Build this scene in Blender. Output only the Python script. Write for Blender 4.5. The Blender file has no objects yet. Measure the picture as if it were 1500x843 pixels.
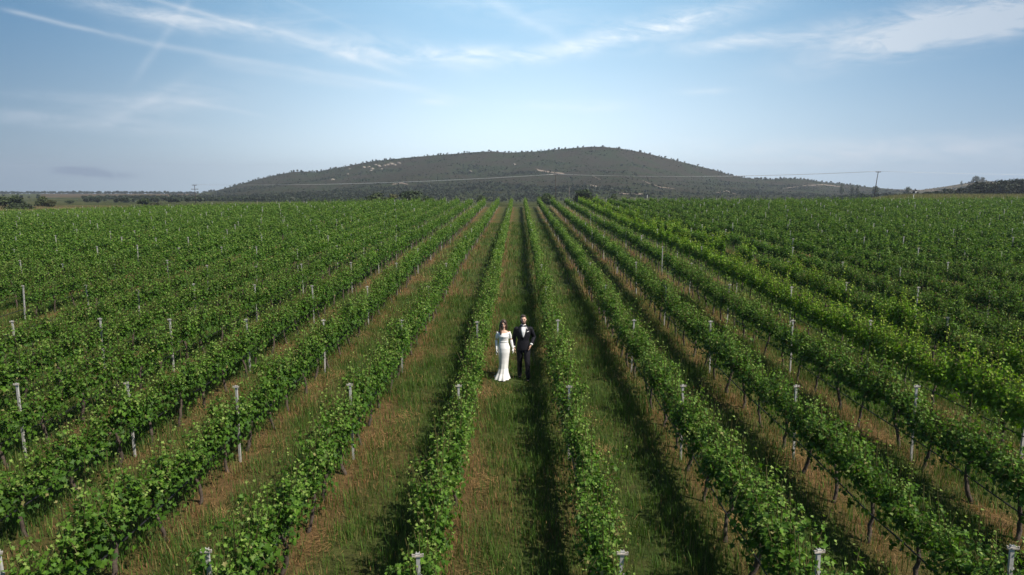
import bpy, bmesh, math, random
import numpy as np
from mathutils import Vector, Matrix
random.seed(7); RNG = np.random.default_rng(11)
R = math.radians
scene = bpy.context.scene
COL = scene.collection

# ------------------------------------------------------------------ camera, sky, sun, exposure
CAM_H = 5.6
cam_data = bpy.data.cameras.new('camera'); cam = bpy.data.objects.new('camera', cam_data); COL.objects.link(cam)
cam_data.sensor_width = 36; cam_data.lens = 24; cam_data.clip_start = 0.1; cam_data.clip_end = 20000
PITCH, YAW = math.atan(159.5/1000), math.atan(9.5/1000)
cam.location = (0, 0, CAM_H)
cam.rotation_euler = (math.pi/2 - PITCH, 0, YAW)
scene.camera = cam
scene.view_settings.view_transform = 'Standard'; scene.view_settings.look = 'None'
scene.view_settings.gamma = 1; scene.view_settings.use_curve_mapping = False
scene.view_settings.exposure = 0.5
SUN_EL, SUN_AZ = R(52), R(118)              # azimuth clockwise from +Y
sd = Vector((math.sin(SUN_AZ)*math.cos(SUN_EL), math.cos(SUN_AZ)*math.cos(SUN_EL), math.sin(SUN_EL)))
sun_l = bpy.data.lights.new('sun', 'SUN'); sun_l.energy = 4.6; sun_l.angle = R(0.9); sun_l.color = (1, 0.93, 0.82)
sun = bpy.data.objects.new('sun', sun_l); COL.objects.link(sun)
sun.rotation_euler = sd.to_track_quat('Z', 'Y').to_euler(); sun.location = (30, -20, 40)

world = bpy.data.worlds.new('World'); scene.world = world; world.use_nodes = True
wt = world.node_tree; wt.nodes.clear()
class NG:
    """tiny helper to write node maths as code"""
    def __init__(s, t): s.t = t
    def n(s, typ, **kw):
        nd = s.t.nodes.new(typ)
        for k, v in kw.items(): setattr(nd, k, v)
        return nd
    def put(s, sock, v):
        if isinstance(v, bpy.types.NodeSocket): s.t.links.new(v, sock)
        else: sock.default_value = v
    def m(s, op, a, b=None, c=None, clamp=False):
        nd = s.n('ShaderNodeMath', operation=op, use_clamp=clamp)
        for i, v in enumerate((a, b, c)):
            if v is not None: s.put(nd.inputs[i], v)
        return nd.outputs[0]
    def mr(s, v, a, b, c=0.0, d=1.0, smooth=True):
        nd = s.n('ShaderNodeMapRange', interpolation_type='SMOOTHSTEP' if smooth else 'LINEAR')
        for i, q in enumerate((v, a, b, c, d)): s.put(nd.inputs[i], q)
        return nd.outputs[0]
    def mix(s, f, a, b, mode='MIX'):
        nd = s.n('ShaderNodeMix', data_type='RGBA', blend_type=mode)
        s.put(nd.inputs[0], f); s.put(nd.inputs[6], a); s.put(nd.inputs[7], b)
        return nd.outputs[2]
    def xyz(s, x, y, z):
        nd = s.n('ShaderNodeCombineXYZ')
        for i, q in enumerate((x, y, z)): s.put(nd.inputs[i], q)
        return nd.outputs[0]
    def noise(s, vec, scale, detail=4, rough=0.55, dist=0.0):
        nd = s.n('ShaderNodeTexNoise'); s.put(nd.inputs['Vector'], vec)
        nd.inputs['Scale'].default_value = scale; nd.inputs['Detail'].default_value = detail
        nd.inputs['Roughness'].default_value = rough; nd.inputs['Distortion'].default_value = dist
        return nd.outputs[0]
g = NG(wt)
sky = g.n('ShaderNodeTexSky', sky_type='NISHITA', sun_disc=False)
sky.sun_elevation = SUN_EL; sky.sun_rotation = SUN_AZ; sky.altitude = 300; sky.air_density = 1.0; sky.dust_density = 1.2; sky.ozone_density = 1.6
tc = g.n('ShaderNodeTexCoord'); sep = g.n('ShaderNodeSeparateXYZ'); wt.links.new(tc.outputs['Generated'], sep.inputs[0])
X, Y, Z = sep.outputs
hyp = g.m('SQRT', g.m('ADD', g.m('MULTIPLY', X, X), g.m('MULTIPLY', Y, Y)))
U = g.m('ARCTAN2', X, Y)                   # azimuth from the row direction
V = g.m('ARCTAN2', Z, hyp)                 # elevation
UV = g.xyz(U, V, 0.0)
wu = g.noise(UV, 9.0, 3); wv = g.noise(g.xyz(V, U, 3.0), 11.0, 3)
def uv_at(px, py):                         # direction of a cloud seen in the photograph
    x = (px-750)/1000; y = -(py-421.5)/1000
    d = Matrix.Rotation(YAW, 3, 'Z') @ (Matrix.Rotation(math.pi/2-PITCH, 3, 'X') @ Vector((x, y, -1)))
    return math.atan2(d.x, d.y), math.atan2(d.z, math.hypot(d.x, d.y))
def blob(px, py, rx, ry, slope=0.0, warp=0.016):
    u0, v0 = uv_at(px, py)
    du = g.m('SUBTRACT', U, u0); dv = g.m('SUBTRACT', V, v0)
    dv = g.m('ADD', g.m('SUBTRACT', dv, g.m('MULTIPLY', du, slope)), g.m('MULTIPLY', g.m('SUBTRACT', wu, 0.5), warp))
    q = g.m('ADD', g.m('POWER', g.m('ABSOLUTE', g.m('DIVIDE', du, rx/1000)), 2.0), g.m('POWER', g.m('ABSOLUTE', g.m('DIVIDE', dv, ry/1000)), 2.0))
    return g.m('EXPONENT', g.m('MULTIPLY', q, -1.0))
def trail(p0, p1, width, amp, wob=0.006):
    (u0, v0), (u1, v1) = uv_at(*p0), uv_at(*p1)
    L = math.hypot(u1-u0, v1-v0); cx, cy = (u1-u0)/L, (v1-v0)/L
    du = g.m('SUBTRACT', U, u0); dv = g.m('SUBTRACT', V, v0)
    s_ = g.m('ADD', g.m('MULTIPLY', du, cx), g.m('MULTIPLY', dv, cy))
    t_ = g.m('SUBTRACT', g.m('MULTIPLY', dv, cx), g.m('MULTIPLY', du, cy))
    t_ = g.m('ADD', t_, g.m('MULTIPLY', g.m('SUBTRACT', wv, 0.5), wob))
    a = g.m('EXPONENT', g.m('MULTIPLY', g.m('POWER', g.m('ABSOLUTE', g.m('DIVIDE', t_, width/1000)), 2.0), -1.0))
    a = g.m('MULTIPLY', a, g.mr(s_, -0.01, 0.02)); a = g.m('MULTIPLY', a, g.mr(s_, L-0.05, L+0.02, 1.0, 0.0))
    return g.m('MULTIPLY', a, amp)
st1 = g.noise(g.xyz(g.m('MULTIPLY', U, 6.0), g.m('MULTIPLY', g.m('ADD', V, g.m('MULTIPLY', U, -0.06)), 24.0), 0.0), 1.6, 7, 0.62, 0.6)
st2 = g.noise(g.xyz(g.m('MULTIPLY', U, 10.0), g.m('MULTIPLY', g.m('ADD', V, g.m('MULTIPLY', U, 0.12)), 34.0), 7.0), 1.4, 6, 0.65, 0.9)
streak = g.mr(g.m('MULTIPLY', g.m('ADD', st1, st2), 0.5), 0.30, 0.72)
fine = g.mr(st2, 0.3, 0.7, 0.5, 1.0)
cl = None
def add(x):
    global cl
    cl = x if cl is None else g.m('ADD', cl, x)
for a in [(560, 74, 150, 13, -0.10, .6), (700, 80, 190, 11, 0.02, .7), (880, 62, 120, 10, 0.20, .7), (985, 34, 100, 16, 0.12, 1.0), (1075, 62, 70, 9, 0.05, .9),
          (1390, 50, 130, 18, 0.16, 1.5), (1440, 20, 170, 20, 0.05, 1.5), (1300, 64, 60, 10, 0.05, 0.8), (225, 22, 85, 10, -0.12, 1.0), (320, 35, 90, 18, 0.1, 0.35), (1240, 40, 90, 12, 0.15, 0.25),
          (1370, 222, 240, 20, 0.05, 0.75), (1180, 218, 200, 14, 0.0, 0.5), (640, 149, 26, 5, 0, 0.5), (1035, 134, 32, 4, 0, 0.7),
          (850, 155, 80, 7, 0, 0.45), (240, 150, 90, 16, 0.2, 0.6), (110, 180, 160, 9, -0.05, 0.45), (100, 142, 120, 6, 0.0, 0.35), (760, 20, 120, 20, -0.1, 0.3), (480, 45, 120, 25, -.1, .2)]:
    add(g.m('MULTIPLY', g.m('MULTIPLY', blob(*a[:5]), streak), a[5]))
cl = g.m('MULTIPLY', cl, 1.0)
tr = None
for a in [((0, 13), (175, 54), 2.6, .5), ((150, 50), (640, 132), 4.0, .25), ((190, -10), (420, 52), 3.0, .38), ((400, 45), (600, 112), 5.0, .3), ((285, -12), (190, 128), 4.5, .22),
          ((300, 90), (560, 130), 7.0, .22), ((140, 190), (300, 100), 7.0, .16), ((250, 145), (400, 173), 3.0, .25), ((0, 165), (260, 183), 4.0, .16), ((540, 120), (700, 150), 4, .1), ((400, -10), (560, 60), 3, .08), ((700, -10), (850, 70), 7, .14)]:
    t = trail(*a); tr = t if tr is None else g.m('ADD', tr, t)
cl = g.m('ADD', cl, g.m('MULTIPLY', g.m('MULTIPLY', tr, fine), 1.15))
cl = g.m('MINIMUM', g.m('MULTIPLY', cl, 0.9), 0.85)
cl = g.m('MULTIPLY', cl, g.mr(V, -0.01, 0.02))
skyc = sky.outputs[0]
# sky colour made paler towards the hill, darker and bluer towards both sides
c0 = g.m('EXPONENT', g.m('MULTIPLY', g.m('POWER', g.m('ABSOLUTE', g.m('DIVIDE', g.m('ADD', U, 0.0), 0.46)), 2.0), -1.0))
side_top = g.mix(g.mr(U, -.5, .5), (0.40, 1.30, 2.5, 1), (0.65, 1.7, 3.1, 1)); side_low = g.mix(g.mr(U, -.5, .5), (1.0, 1.65, 2.5, 1), (1.6, 2.6, 3.8, 1))
hv = g.mr(V, -0.02, 0.24)
low = g.mix(c0, side_low, (7.4, 8.6, 9.3, 1)); top = g.mix(c0, side_top, (3.0, 5.0, 6.8, 1))
grad = g.mix(1.0, g.mix(hv, low, top), (1.50, 1.54, 1.56, 1), 'MULTIPLY')
skyc = g.mix(g.mr(V, .25, .7, .85, 0.0), skyc, grad)
cloudc = g.mix(c0, (4.8, 5.7, 6.9, 1), (10.8, 11.5, 12.0, 1))
skyc = g.mix(cl, skyc, cloudc)
dark = g.m('MULTIPLY', g.m('MULTIPLY', g.m('ADD', g.m('MULTIPLY', blob(112, 251, 26, 5, 0, .02), 1.7), g.m('MULTIPLY', blob(165, 256, 24, 4), .6)), g.mr(st2, .3, .5)), 1.0)
skyc = g.mix(g.m('MINIMUM', dark, 0.75), skyc, (2.0, 2.8, 4.2, 1))
bg = g.n('ShaderNodeBackground'); g.put(bg.inputs[0], skyc); bg.inputs[1].default_value = 0.07
wo = g.n('ShaderNodeOutputWorld'); wt.links.new(bg.outputs[0], wo.inputs[0])

# ------------------------------------------------------------------ helpers
def tag(o, label=None, cat=None, group=None, kind=None):
    for k, v in (('label', label), ('category', cat), ('group', group), ('kind', kind)):
        if v: o[k] = v
    return o
def link(name, data, parent=None, loc=None):
    o = bpy.data.objects.new(name, data); COL.objects.link(o)
    if parent is not None: o.parent = parent
    if loc is not None: o.location = loc
    return o
def mesh_np(name, V_, F_, mats=(), colors=None, smooth=False, matidx=None):
    """V (n,3), F (m,k) index array or list of arrays; colors per vertex (n,3)"""
    me = bpy.data.meshes.new(name)
    V_ = np.asarray(V_, np.float32)
    Fs = F_ if isinstance(F_, list) else [F_]
    Fs = [np.asarray(f, np.int32) for f in Fs if len(f)]
    loops = np.concatenate([f.ravel() for f in Fs]); cnt = np.concatenate([np.full(len(f), f.shape[1], np.int32) for f in Fs])
    start = np.concatenate([[0], np.cumsum(cnt)[:-1]]).astype(np.int32)
    me.vertices.add(len(V_)); me.vertices.foreach_set('co', V_.ravel())
    me.loops.add(len(loops)); me.loops.foreach_set('vertex_index', loops)
    me.polygons.add(len(cnt)); me.polygons.foreach_set('loop_start', start)
    if colors is not None:
        ca = me.color_attributes.new('tint', 'FLOAT_COLOR', 'POINT')
        c4 = np.ones((len(V_), 4), np.float32); c4[:, :3] = colors
        ca.data.foreach_set('color', c4.ravel())
    for m_ in mats: me.materials.append(m_)
    if matidx is not None: me.polygons.foreach_set('material_index', np.asarray(matidx, np.int32))
    if smooth: me.polygons.foreach_set('use_smooth', np.ones(len(cnt), bool))
    me.update(calc_edges=True); me.validate()
    return me
class MB:
    """collects simple shapes into one mesh"""
    def __init__(s): s.v = []; s.f = []; s.n = 0
    def _add(s, v, f):
        s.v.append(np.asarray(v, float)); s.f += [[i+s.n for i in q] for q in f]; s.n += len(v)
    def box(s, c, d, rot=None):
        v = np.array([[x, y, z] for x in (-.5, .5) for y in (-.5, .5) for z in (-.5, .5)])*np.array(d)
        if rot is not None: v = v @ np.array(rot.to_3x3()).T
        s._add(v+np.array(c), [(0, 1, 3, 2), (4, 6, 7, 5), (0, 4, 5, 1), (2, 3, 7, 6), (0, 2, 6, 4), (1, 5, 7, 3)])
    def tube(s, pts, rad, n=8, cap=True, flat=None):
        P = [Vector(p) for p in pts]; rad = [rad]*len(P) if isinstance(rad, (int, float)) else rad
        base = []; ref = None
        for i, p in enumerate(P):
            t = (P[min(i+1, len(P)-1)]-P[max(i-1, 0)]).normalized()
            if ref is None:
                ref = Vector((1, 0, 0)) if abs(t.x) < .9 else Vector((0, 1, 0))
            a = (ref - t*ref.dot(t)).normalized(); b = t.cross(a); ref = a
            r = rad[i]; ra, rb = r if isinstance(r, tuple) else (r, r)
            for k in range(n):
                th = 2*math.pi*k/n; base.append(p+a*(ra*math.cos(th))+b*(rb*math.sin(th)))
        f = [(i*n+k, i*n+(k+1) % n, (i+1)*n+(k+1) % n, (i+1)*n+k) for i in range(len(P)-1) for k in range(n)]
        if cap: f += [tuple(range(n))[::-1], tuple((len(P)-1)*n+k for k in range(n))]
        s._add([tuple(q) for q in base], f)
    def rings(s, rings, n=24, cap=True, fn=None):
        """horizontal rings (cx, cy, z, rx, ry[, power])"""
        v = []
        for q in rings:
            cx, cy, z, rx, ry = q[:5]; pw = q[5] if len(q) > 5 else 2.0
            for k in range(n):
                th = 2*math.pi*k/n; c, s_ = math.cos(th), math.sin(th)
                x = math.copysign(abs(c)**(2/pw), c)*rx; y = math.copysign(abs(s_)**(2/pw), s_)*ry
                if fn: x, y = fn(x, y, z, th)
                v.append((cx+x, cy+y, z))
        f = [(i*n+k, i*n+(k+1) % n, (i+1)*n+(k+1) % n, (i+1)*n+k) for i in range(len(rings)-1) for k in range(n)]
        if cap: f += [tuple(range(n))[::-1], tuple((len(rings)-1)*n+k for k in range(n))]
        s._add(v, f)
    def ball(s, c, r, n=14, m=9, rot=None):
        r = (r, r, r) if isinstance(r, (int, float)) else r
        v = []; f = []
        for i in range(m+1):
            ph = math.pi*i/m
            for k in range(n):
                th = 2*math.pi*k/n; v.append((r[0]*math.sin(ph)*math.cos(th), r[1]*math.sin(ph)*math.sin(th), r[2]*math.cos(ph)))
        v = np.array(v)
        if rot is not None: v = v @ np.array(rot.to_3x3()).T
        f = [(i*n+k, (i+1)*n+k, (i+1)*n+(k+1) % n, i*n+(k+1) % n) for i in range(m) for k in range(n)]
        s._add(v+np.array(c), f)
    def mesh(s, name, mats=(), smooth=True, merge=True):
        me = bpy.data.meshes.new(name); me.from_pydata([tuple(p) for p in np.concatenate(s.v)], [], s.f)
        bm = bmesh.new(); bm.from_mesh(me)
        if merge: bmesh.ops.remove_doubles(bm, verts=bm.verts, dist=1e-5)
        bmesh.ops.recalc_face_normals(bm, faces=bm.faces)
        bm.to_mesh(me); bm.free()
        for m_ in mats: me.materials.append(m_)
        if smooth: me.polygons.foreach_set('use_smooth', np.ones(len(me.polygons), bool))
        me.update(); return me
def remesh(me, voxel, smooth_it=6, fac=0.5):
    """fuse overlapping closed pieces into one continuous skin"""
    o = bpy.data.objects.new('tmp', me); COL.objects.link(o)
    m = o.modifiers.new('r', 'REMESH'); m.mode = 'VOXEL'; m.voxel_size = voxel; m.use_smooth_shade = True
    s_ = o.modifiers.new('s', 'SMOOTH'); s_.iterations = smooth_it; s_.factor = fac
    dg = bpy.context.evaluated_depsgraph_get()
    out = bpy.data.meshes.new_from_object(o.evaluated_get(dg))
    mats = list(me.materials)
    bpy.data.objects.remove(o)
    out.materials.clear()
    for q in mats: out.materials.append(q)
    out.polygons.foreach_set('use_smooth', np.ones(len(out.polygons), bool))
    return out

def mat_new(name):
    m = bpy.data.materials.new(name); m.use_nodes = True; m.node_tree.nodes.clear(); return m, NG(m.node_tree)
def out_(g_, sh):
    o = g_.n('ShaderNodeOutputMaterial'); g_.t.links.new(sh, o.inputs[0]); return o
def mat_simple(name, color, rough=0.7, metal=0.0, var=0.0, scale=20.0, bump=0.0, spec=0.5, sheen=0.0):
    m, q = mat_new(name); p = q.n('ShaderNodeBsdfPrincipled')
    tcn = q.n('ShaderNodeTexCoord').outputs['Object']
    nz = q.noise(tcn, scale, 5, .6)
    if var: q.put(p.inputs['Base Color'], q.mix(q.mr(nz, .3, .7), tuple(c*(1-var) for c in color)+(1,), tuple(min(1, c*(1+var)) for c in color)+(1,)))
    else: p.inputs['Base Color'].default_value = tuple(color)+(1,)
    p.inputs['Roughness'].default_value = rough; p.inputs['Metallic'].default_value = metal; p.inputs['Specular IOR Level'].default_value = spec
    if sheen: p.inputs['Sheen Weight'].default_value = sheen
    if bump:
        b = q.n('ShaderNodeBump'); b.inputs['Strength'].default_value = bump; b.inputs['Distance'].default_value = 0.01
        q.put(b.inputs['Height'], nz); q.t.links.new(b.outputs[0], p.inputs['Normal'])
    out_(q, p.outputs[0]); return m
def mat_leaf(name, trans=0.3, rough=0.45, spec=0.35, gain=1.0):
    m, q = mat_new(name); at = q.n('ShaderNodeAttribute', attribute_name='tint')
    col = at.outputs['Color']
    if gain != 1.0: col = q.mix(1.0, col, (gain, gain, gain, 1), 'MULTIPLY')
    p = q.n('ShaderNodeBsdfPrincipled'); q.put(p.inputs['Base Color'], col)
    p.inputs['Roughness'].default_value = rough; p.inputs['Specular IOR Level'].default_value = spec
    t = q.n('ShaderNodeBsdfTranslucent'); q.put(t.inputs[0], q.mix(1.0, col, (1.25, 1.35, .55, 1), 'MULTIPLY'))
    mx = q.n('ShaderNodeMixShader'); mx.inputs[0].default_value = trans
    q.t.links.new(p.outputs[0], mx.inputs[1]); q.t.links.new(t.outputs[0], mx.inputs[2]); out_(q, mx.outputs[0]); return m
M_LEAF = mat_leaf('vine_leaf', 0.34, 0.55, 0.22)
M_GRASS = mat_leaf('grass_blade', 0.25, 0.6, 0.2)
M_TREE = mat_leaf('tree_leaf', 0.15, 0.6, 0.2)
M_BARK = mat_simple('bark', (0.075, 0.055, 0.042), 0.9, var=.35, scale=30, bump=.8)
M_POST = mat_simple('galvanised_metal', (0.41, 0.40, 0.375), 0.7, 0.1, var=.22, scale=14, bump=.1)
M_ARM = mat_simple('weathered_metal', (0.40, 0.36, 0.31), 0.7, 0.1, var=.35, scale=25, bump=.1)
M_HOSE = mat_simple('black_rubber', (0.015, 0.015, 0.016), 0.5)

# ------------------------------------------------------------------ terrain
def ss(a, b, x):
    t = np.clip((np.asarray(x, float)-a)/(b-a), 0, 1); return t*t*(3-2*t)
CREST = 117.0
def hnoise(x, y, s, seed=0):
    x = np.asarray(x, float)*s+seed*7.3; y = np.asarray(y, float)*s-seed*3.1
    return (np.sin(x*1.0+1.7*np.sin(y*.7+seed))+np.sin(y*1.3+1.1*np.sin(x*.9))+.5*np.sin(2.3*x+1.9*y)+.5*np.sin(3.1*y-1.7*x+2))/3
def field_z(x, y):
    x = np.asarray(x, float); y = np.asarray(y, float)
    z = 0.45*ss(15, 46, y) - .0285*np.clip(-x-20, 0, 90)*ss(40, 112, y)
    z = z - 0.022*np.clip(y-CREST, 0, None)**1.5
    z = z + .42*ss(62, 114, y)+.005*np.clip(x-25, 0, 90)*ss(50, 112, y)
    z = z + 0.10*hnoise(x, y, .08)*ss(10, 50, y)
    return z
ridge_px = np.array([(-600, 284), (250, 284), (290, 284), (320, 279), (345, 272.5), (380, 263), (410, 256.5), (430, 252.5), (445, 251.5), (465, 252.5), (490, 248), (530, 240.5),
    (550, 237), (600, 232), (640, 228.5), (700, 224), (720, 223), (745, 225), (790, 223), (830, 219), (860, 216.5), (880, 216.5), (905, 219), (940, 225), (990, 237), (1040, 249),
    (1068, 257), (1090, 261), (1120, 263), (1150, 261.5), (1175, 263), (1200, 267), (1230, 270), (1260, 273.5), (1300, 277), (1340, 278), (1370, 274), (1400, 269), (1425, 265), (1460, 267), (1500, 271), (2200, 275)])
D_KEYS = np.array([112, 130, 165, 210, 260, 340, 470, 700, 1000, 1500, 2500, 9000.])
B_LEFT = np.array([309, 308, 304, 301, 299.5, 297, 293, 289.5, 287.5, 285, 284, 284])
B_MID = np.array([308, 305, 301, 299, 298, 296.5, 295, 293, 290, 288, 287, 284.])
B_RIGHT = np.array([306, 299, 290, 286, 288, 290, 290, 289, 287, 286, 285, 284.])
def base_Y(px, d):
    px = np.asarray(px, float); d = np.asarray(d, float)
    l = np.interp(d, D_KEYS, B_LEFT); m = np.interp(d, D_KEYS, B_MID); r = np.interp(d, D_KEYS, B_RIGHT)
    wl = 1-ss(200, 420, px); wr = ss(1200, 1330, px)
    return l*wl+r*wr+m*(1-wl-wr)
D_RIDGE = 1000.0
def hill_z(px, d):
    """px: azimuth named by the photograph column; d: distance along +Y direction"""
    px = np.asarray(px, float); d = np.asarray(d, float)
    e = np.interp(px, ridge_px[:, 0], ridge_px[:, 1])
    zb = CAM_H-d*(base_Y(px, d)-262)/1000
    ze = CAM_H-D_RIDGE*(e-262)/1000
    zb_r = CAM_H-D_RIDGE*(base_Y(px, D_RIDGE)-262)/1000
    amp = np.maximum(ze-zb_r, 0)
    t = np.clip((d-430)/(D_RIDGE-430), 0, 1); up = t**1.25*(1-.25*np.sin(math.pi*t))
    dn = 1-ss(D_RIDGE+30, 1900, d)
    w = np.where(d < D_RIDGE, up, dn)
    X_ = (px-759.5)/1000*d
    nz = hnoise(X_, d, .012, 1)*.6+hnoise(X_, d, .035, 2)*.25+hnoise(X_, d, .006, 4)
    gul = -np.abs(np.sin(X_*.021+1.3*np.sin(d*.004)+.8*np.sin(X_*.007)))
    return zb + amp*w + (nz*2.0+gul*5)*w*(1-w)*4*np.clip(amp/50, 0, 1)*.8 + nz*.35*ss(200, 500, d)
def hill_point(px, d): return ((px-759.5)/1000*d, d, float(hill_z(px, d)))
def hill_at(px, py, dmin=300., dmax=D_RIDGE):
    """distance at which the slope is seen at this place of the photograph"""
    ds = np.linspace(dmin, dmax, 600); yy = 262+(CAM_H-hill_z(px, ds))/ds*1000
    i = np.argmax(yy <= py) if (yy <= py).any() else len(ds)-1
    return float(ds[i])

# rows of vines: measured positions
ROWS = {1: 1.05, 2: 3.3, 3: 5.53, 4: 7.88, 5: 10.15, 6: 12.6, 7: 14.95, 8: 17.45, -1: -1.15, -2: -3.37, -3: -5.6, -4: -7.8, -5: -10.0, -6: -12.2, -7: -14.4, -8: -16.7, -9: -18.95}
for i in range(9, 46): ROWS[i] = 17.45+(i-8)*2.3
for i in range(10, 48): ROWS[-i] = -18.95-(i-9)*2.22
RX = np.array(sorted(ROWS.values()))
def row_dist(x):
    i = np.clip(np.searchsorted(RX, x), 1, len(RX)-1); a = x-RX[i-1]; b = x-RX[i]
    return np.where(np.abs(a) < np.abs(b), a, b)
def brown_w(x, y):
    """how dry the ground is, 0..1: straw strips under the rows, green in the aisles"""
    r = row_dist(x); n1 = hnoise(x, y*.45, 2.1, 3); n2 = hnoise(x, y, .5, 5)
    strip = np.exp(-((r-.10)/.36)**2)
    left = ss(1.5, -1.5, x)
    n3 = hnoise(x, y, 1.1, 9); w = strip*(.68+.3*n1+.12*left)+.22*n1+.24*n2+.2*n3+.06+.22*left*ss(.1, .9, r)
    return np.clip(w, 0, 1)
# ground colours
C_SOIL = np.array([.100, .052, .027]); C_STRAW = np.array([.30, .19, .085]); C_GRN = np.array([.036, .070, .015]); C_GRN2 = np.array([.085, .125, .032])

gx = np.concatenate([np.arange(-150, -40, 1.0), np.arange(-40, 40, .11), np.arange(40, 150.1, 1.0)])
gy = np.concatenate([np.arange(-40, 2, 2.0), np.arange(2, 34, .13), np.arange(34, 60, .3), np.arange(60, 150, .8)])
GX, GY = np.meshgrid(gx, gy); nx_, ny_ = len(gx), len(gy)
GZ = field_z(GX, GY)+.025*hnoise(GX, GY, 5, 1)*(GY < 60)
bw = brown_w(GX.ravel(), GY.ravel()); fr = RNG.random(len(bw))
gcol = (C_SOIL*.7+C_STRAW*.2+C_GRN*.1)[None]*bw[:, None]+(C_GRN*.85+C_SOIL*.15)[None]*(1-bw[:, None])
far_ = ss(110, 125, GY.ravel())[:, None]
gcol = gcol*(.8+.4*fr[:, None])*(1-far_)+np.array([.085, .075, .045])*far_
idx = np.arange(nx_*ny_).reshape(ny_, nx_)
GF = np.stack([idx[:-1, :-1], idx[:-1, 1:], idx[1:, 1:], idx[1:, :-1]], -1).reshape(-1, 4)
m, q = mat_new('vineyard_soil'); at = q.n('ShaderNodeAttribute', attribute_name='tint'); geo = q.n('ShaderNodeNewGeometry').outputs['Position']
n1 = q.noise(geo, 9, 6, .7); n2 = q.noise(geo, 1.2, 4, .6); n3 = q.noise(geo, 45, 3, .7)
c = q.mix(q.mr(n1, .25, .75), q.mix(1.0, at.outputs['Color'], (.6, .6, .6, 1), 'MULTIPLY'), q.mix(1.0, at.outputs['Color'], (1.35, 1.3, 1.2, 1), 'MULTIPLY'))
c = q.mix(q.mr(n2, .55, .75, 0, .5), c, (.10, .062, .032, 1)); c = q.mix(q.mr(n3, .4, .8, 0, .45), c, (.05, .07, .02, 1))
p = q.n('ShaderNodeBsdfPrincipled'); q.put(p.inputs['Base Color'], c); p.inputs['Roughness'].default_value = .95; p.inputs['Specular IOR Level'].default_value = .1
b = q.n('ShaderNodeBump'); b.inputs['Strength'].default_value = .9; b.inputs['Distance'].default_value = .06; q.put(b.inputs['Height'], q.m('ADD', n1, q.m('MULTIPLY', n3, .5))); q.t.links.new(b.outputs[0], p.inputs['Normal'])
out_(q, p.outputs[0]); M_SOIL = m
o = link('ground', mesh_np('ground', np.stack([GX.ravel(), GY.ravel(), GZ.ravel()], 1), GF, [M_SOIL], gcol, True)); tag(o, kind='structure')

# land beyond the crest and the hill
hp = np.concatenate([np.linspace(-700, -20, 60), np.linspace(-10, 1510, 720), np.linspace(1520, 2300, 60)])
hd = np.concatenate([np.geomspace(121, 430, 60), np.linspace(436, 1060, 180), np.geomspace(1070, 3000, 50)])
HP, HD = np.meshgrid(hp, hd); HZ = hill_z(HP, HD)
HZ = np.where(HD < 135, np.minimum(HZ, field_z((HP-759.5)/1000*HD, HD)-.25), HZ)
HX = (HP-759.5)/1000*HD
# land use: grass, ploughed field, scrub
def land_col(px, d, x):
    n = hnoise(x, d, .02, 2); n2 = hnoise(x, d, .06, 6); n3 = hnoise(x, d, .011, 9)
    scrub = np.array([.035, .033, .025]); green = np.array([.028, .038, .020]); tan = np.array([.145, .115, .062]); tang = np.array([.070, .078, .034]); red = np.array([.105, .075, .050])
    k = ss(.0, .35, n*.6+n2*.5)[..., None]
    low = ((1-ss(450, 860, d))*.9)[..., None]*(ss(-.6, .3, n3)*(1-.6*ss(600, 900, px)))[..., None]
    c = scrub*(1-k)+green*k; c = c*(1-low)+green*1.2*low
    flat = 1-ss(430, 520, d)*ss(290, 330, px); flat = np.maximum(flat, ss(1060, 1150, px)*0)[..., None]
    c2 = tang*(1-k*.6)+green*k*.6
    c2 = np.where(((d > 640) & (d < 1050) & (px < 292) & (px > 60))[..., None], red, c2)
    c2 = np.where(((d < 210) & (px < 190))[..., None], tan*.9, c2)
    c2 = np.where(((d < 235) & (px > 1230))[..., None], tan*.85+.15*n2[..., None]*tan, c2)
    c2 = np.where(((d < 260) & (px > 850) & (px < 1120))[..., None], tan*1.05, c2)
    c2 = np.where(((d > 1150) & (px < 400))[..., None], green*1.1, c2)
    c = c2*flat+c*(1-flat)
    t = ss(1300, 1350, px)*ss(520, 620, d); t = t[..., None]*(.7+.3*n2[..., None])
    return c*(1-t)+np.array([.17, .13, .085])*t
hcol = land_col(HP, HD, HX)
ny2, nx2 = HP.shape; idx = np.arange(nx2*ny2).reshape(ny2, nx2)
HF = np.stack([idx[:-1, :-1], idx[:-1, 1:], idx[1:, 1:], idx[1:, :-1]], -1).reshape(-1, 4)
m, q = mat_new('scrub_hill'); at = q.n('ShaderNodeAttribute', attribute_name='tint'); geo = q.n('ShaderNodeNewGeometry').outputs['Position']
n1 = q.noise(geo, .22, 6, .75); n2 = q.noise(geo, .035, 5, .65); n3 = q.noise(geo, .6, 3, .7)
c = q.mix(q.mr(n1, .3, .7), q.mix(1.0, at.outputs['Color'], (.62, .66, .66, 1), 'MULTIPLY'), q.mix(1.0, at.outputs['Color'], (1.5, 1.42, 1.3, 1), 'MULTIPLY'))
c = q.mix(q.mr(n2, .46, .60, 0, .7), c, (.028, .042, .020, 1)); c = q.mix(q.mr(n3, .66, .74, 0, .5), c, (.20, .17, .125, 1))
p = q.n('ShaderNodeBsdfPrincipled'); q.put(p.inputs['Base Color'], c); p.inputs['Roughness'].default_value = 1; p.inputs['Specular IOR Level'].default_value = .0
b = q.n('ShaderNodeBump'); b.inputs['Strength'].default_value = 1; b.inputs['Distance'].default_value = 2.0; q.put(b.inputs['Height'], n1); q.t.links.new(b.outputs[0], p.inputs['Normal'])
out_(q, p.outputs[0]); M_HILL = m
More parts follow.
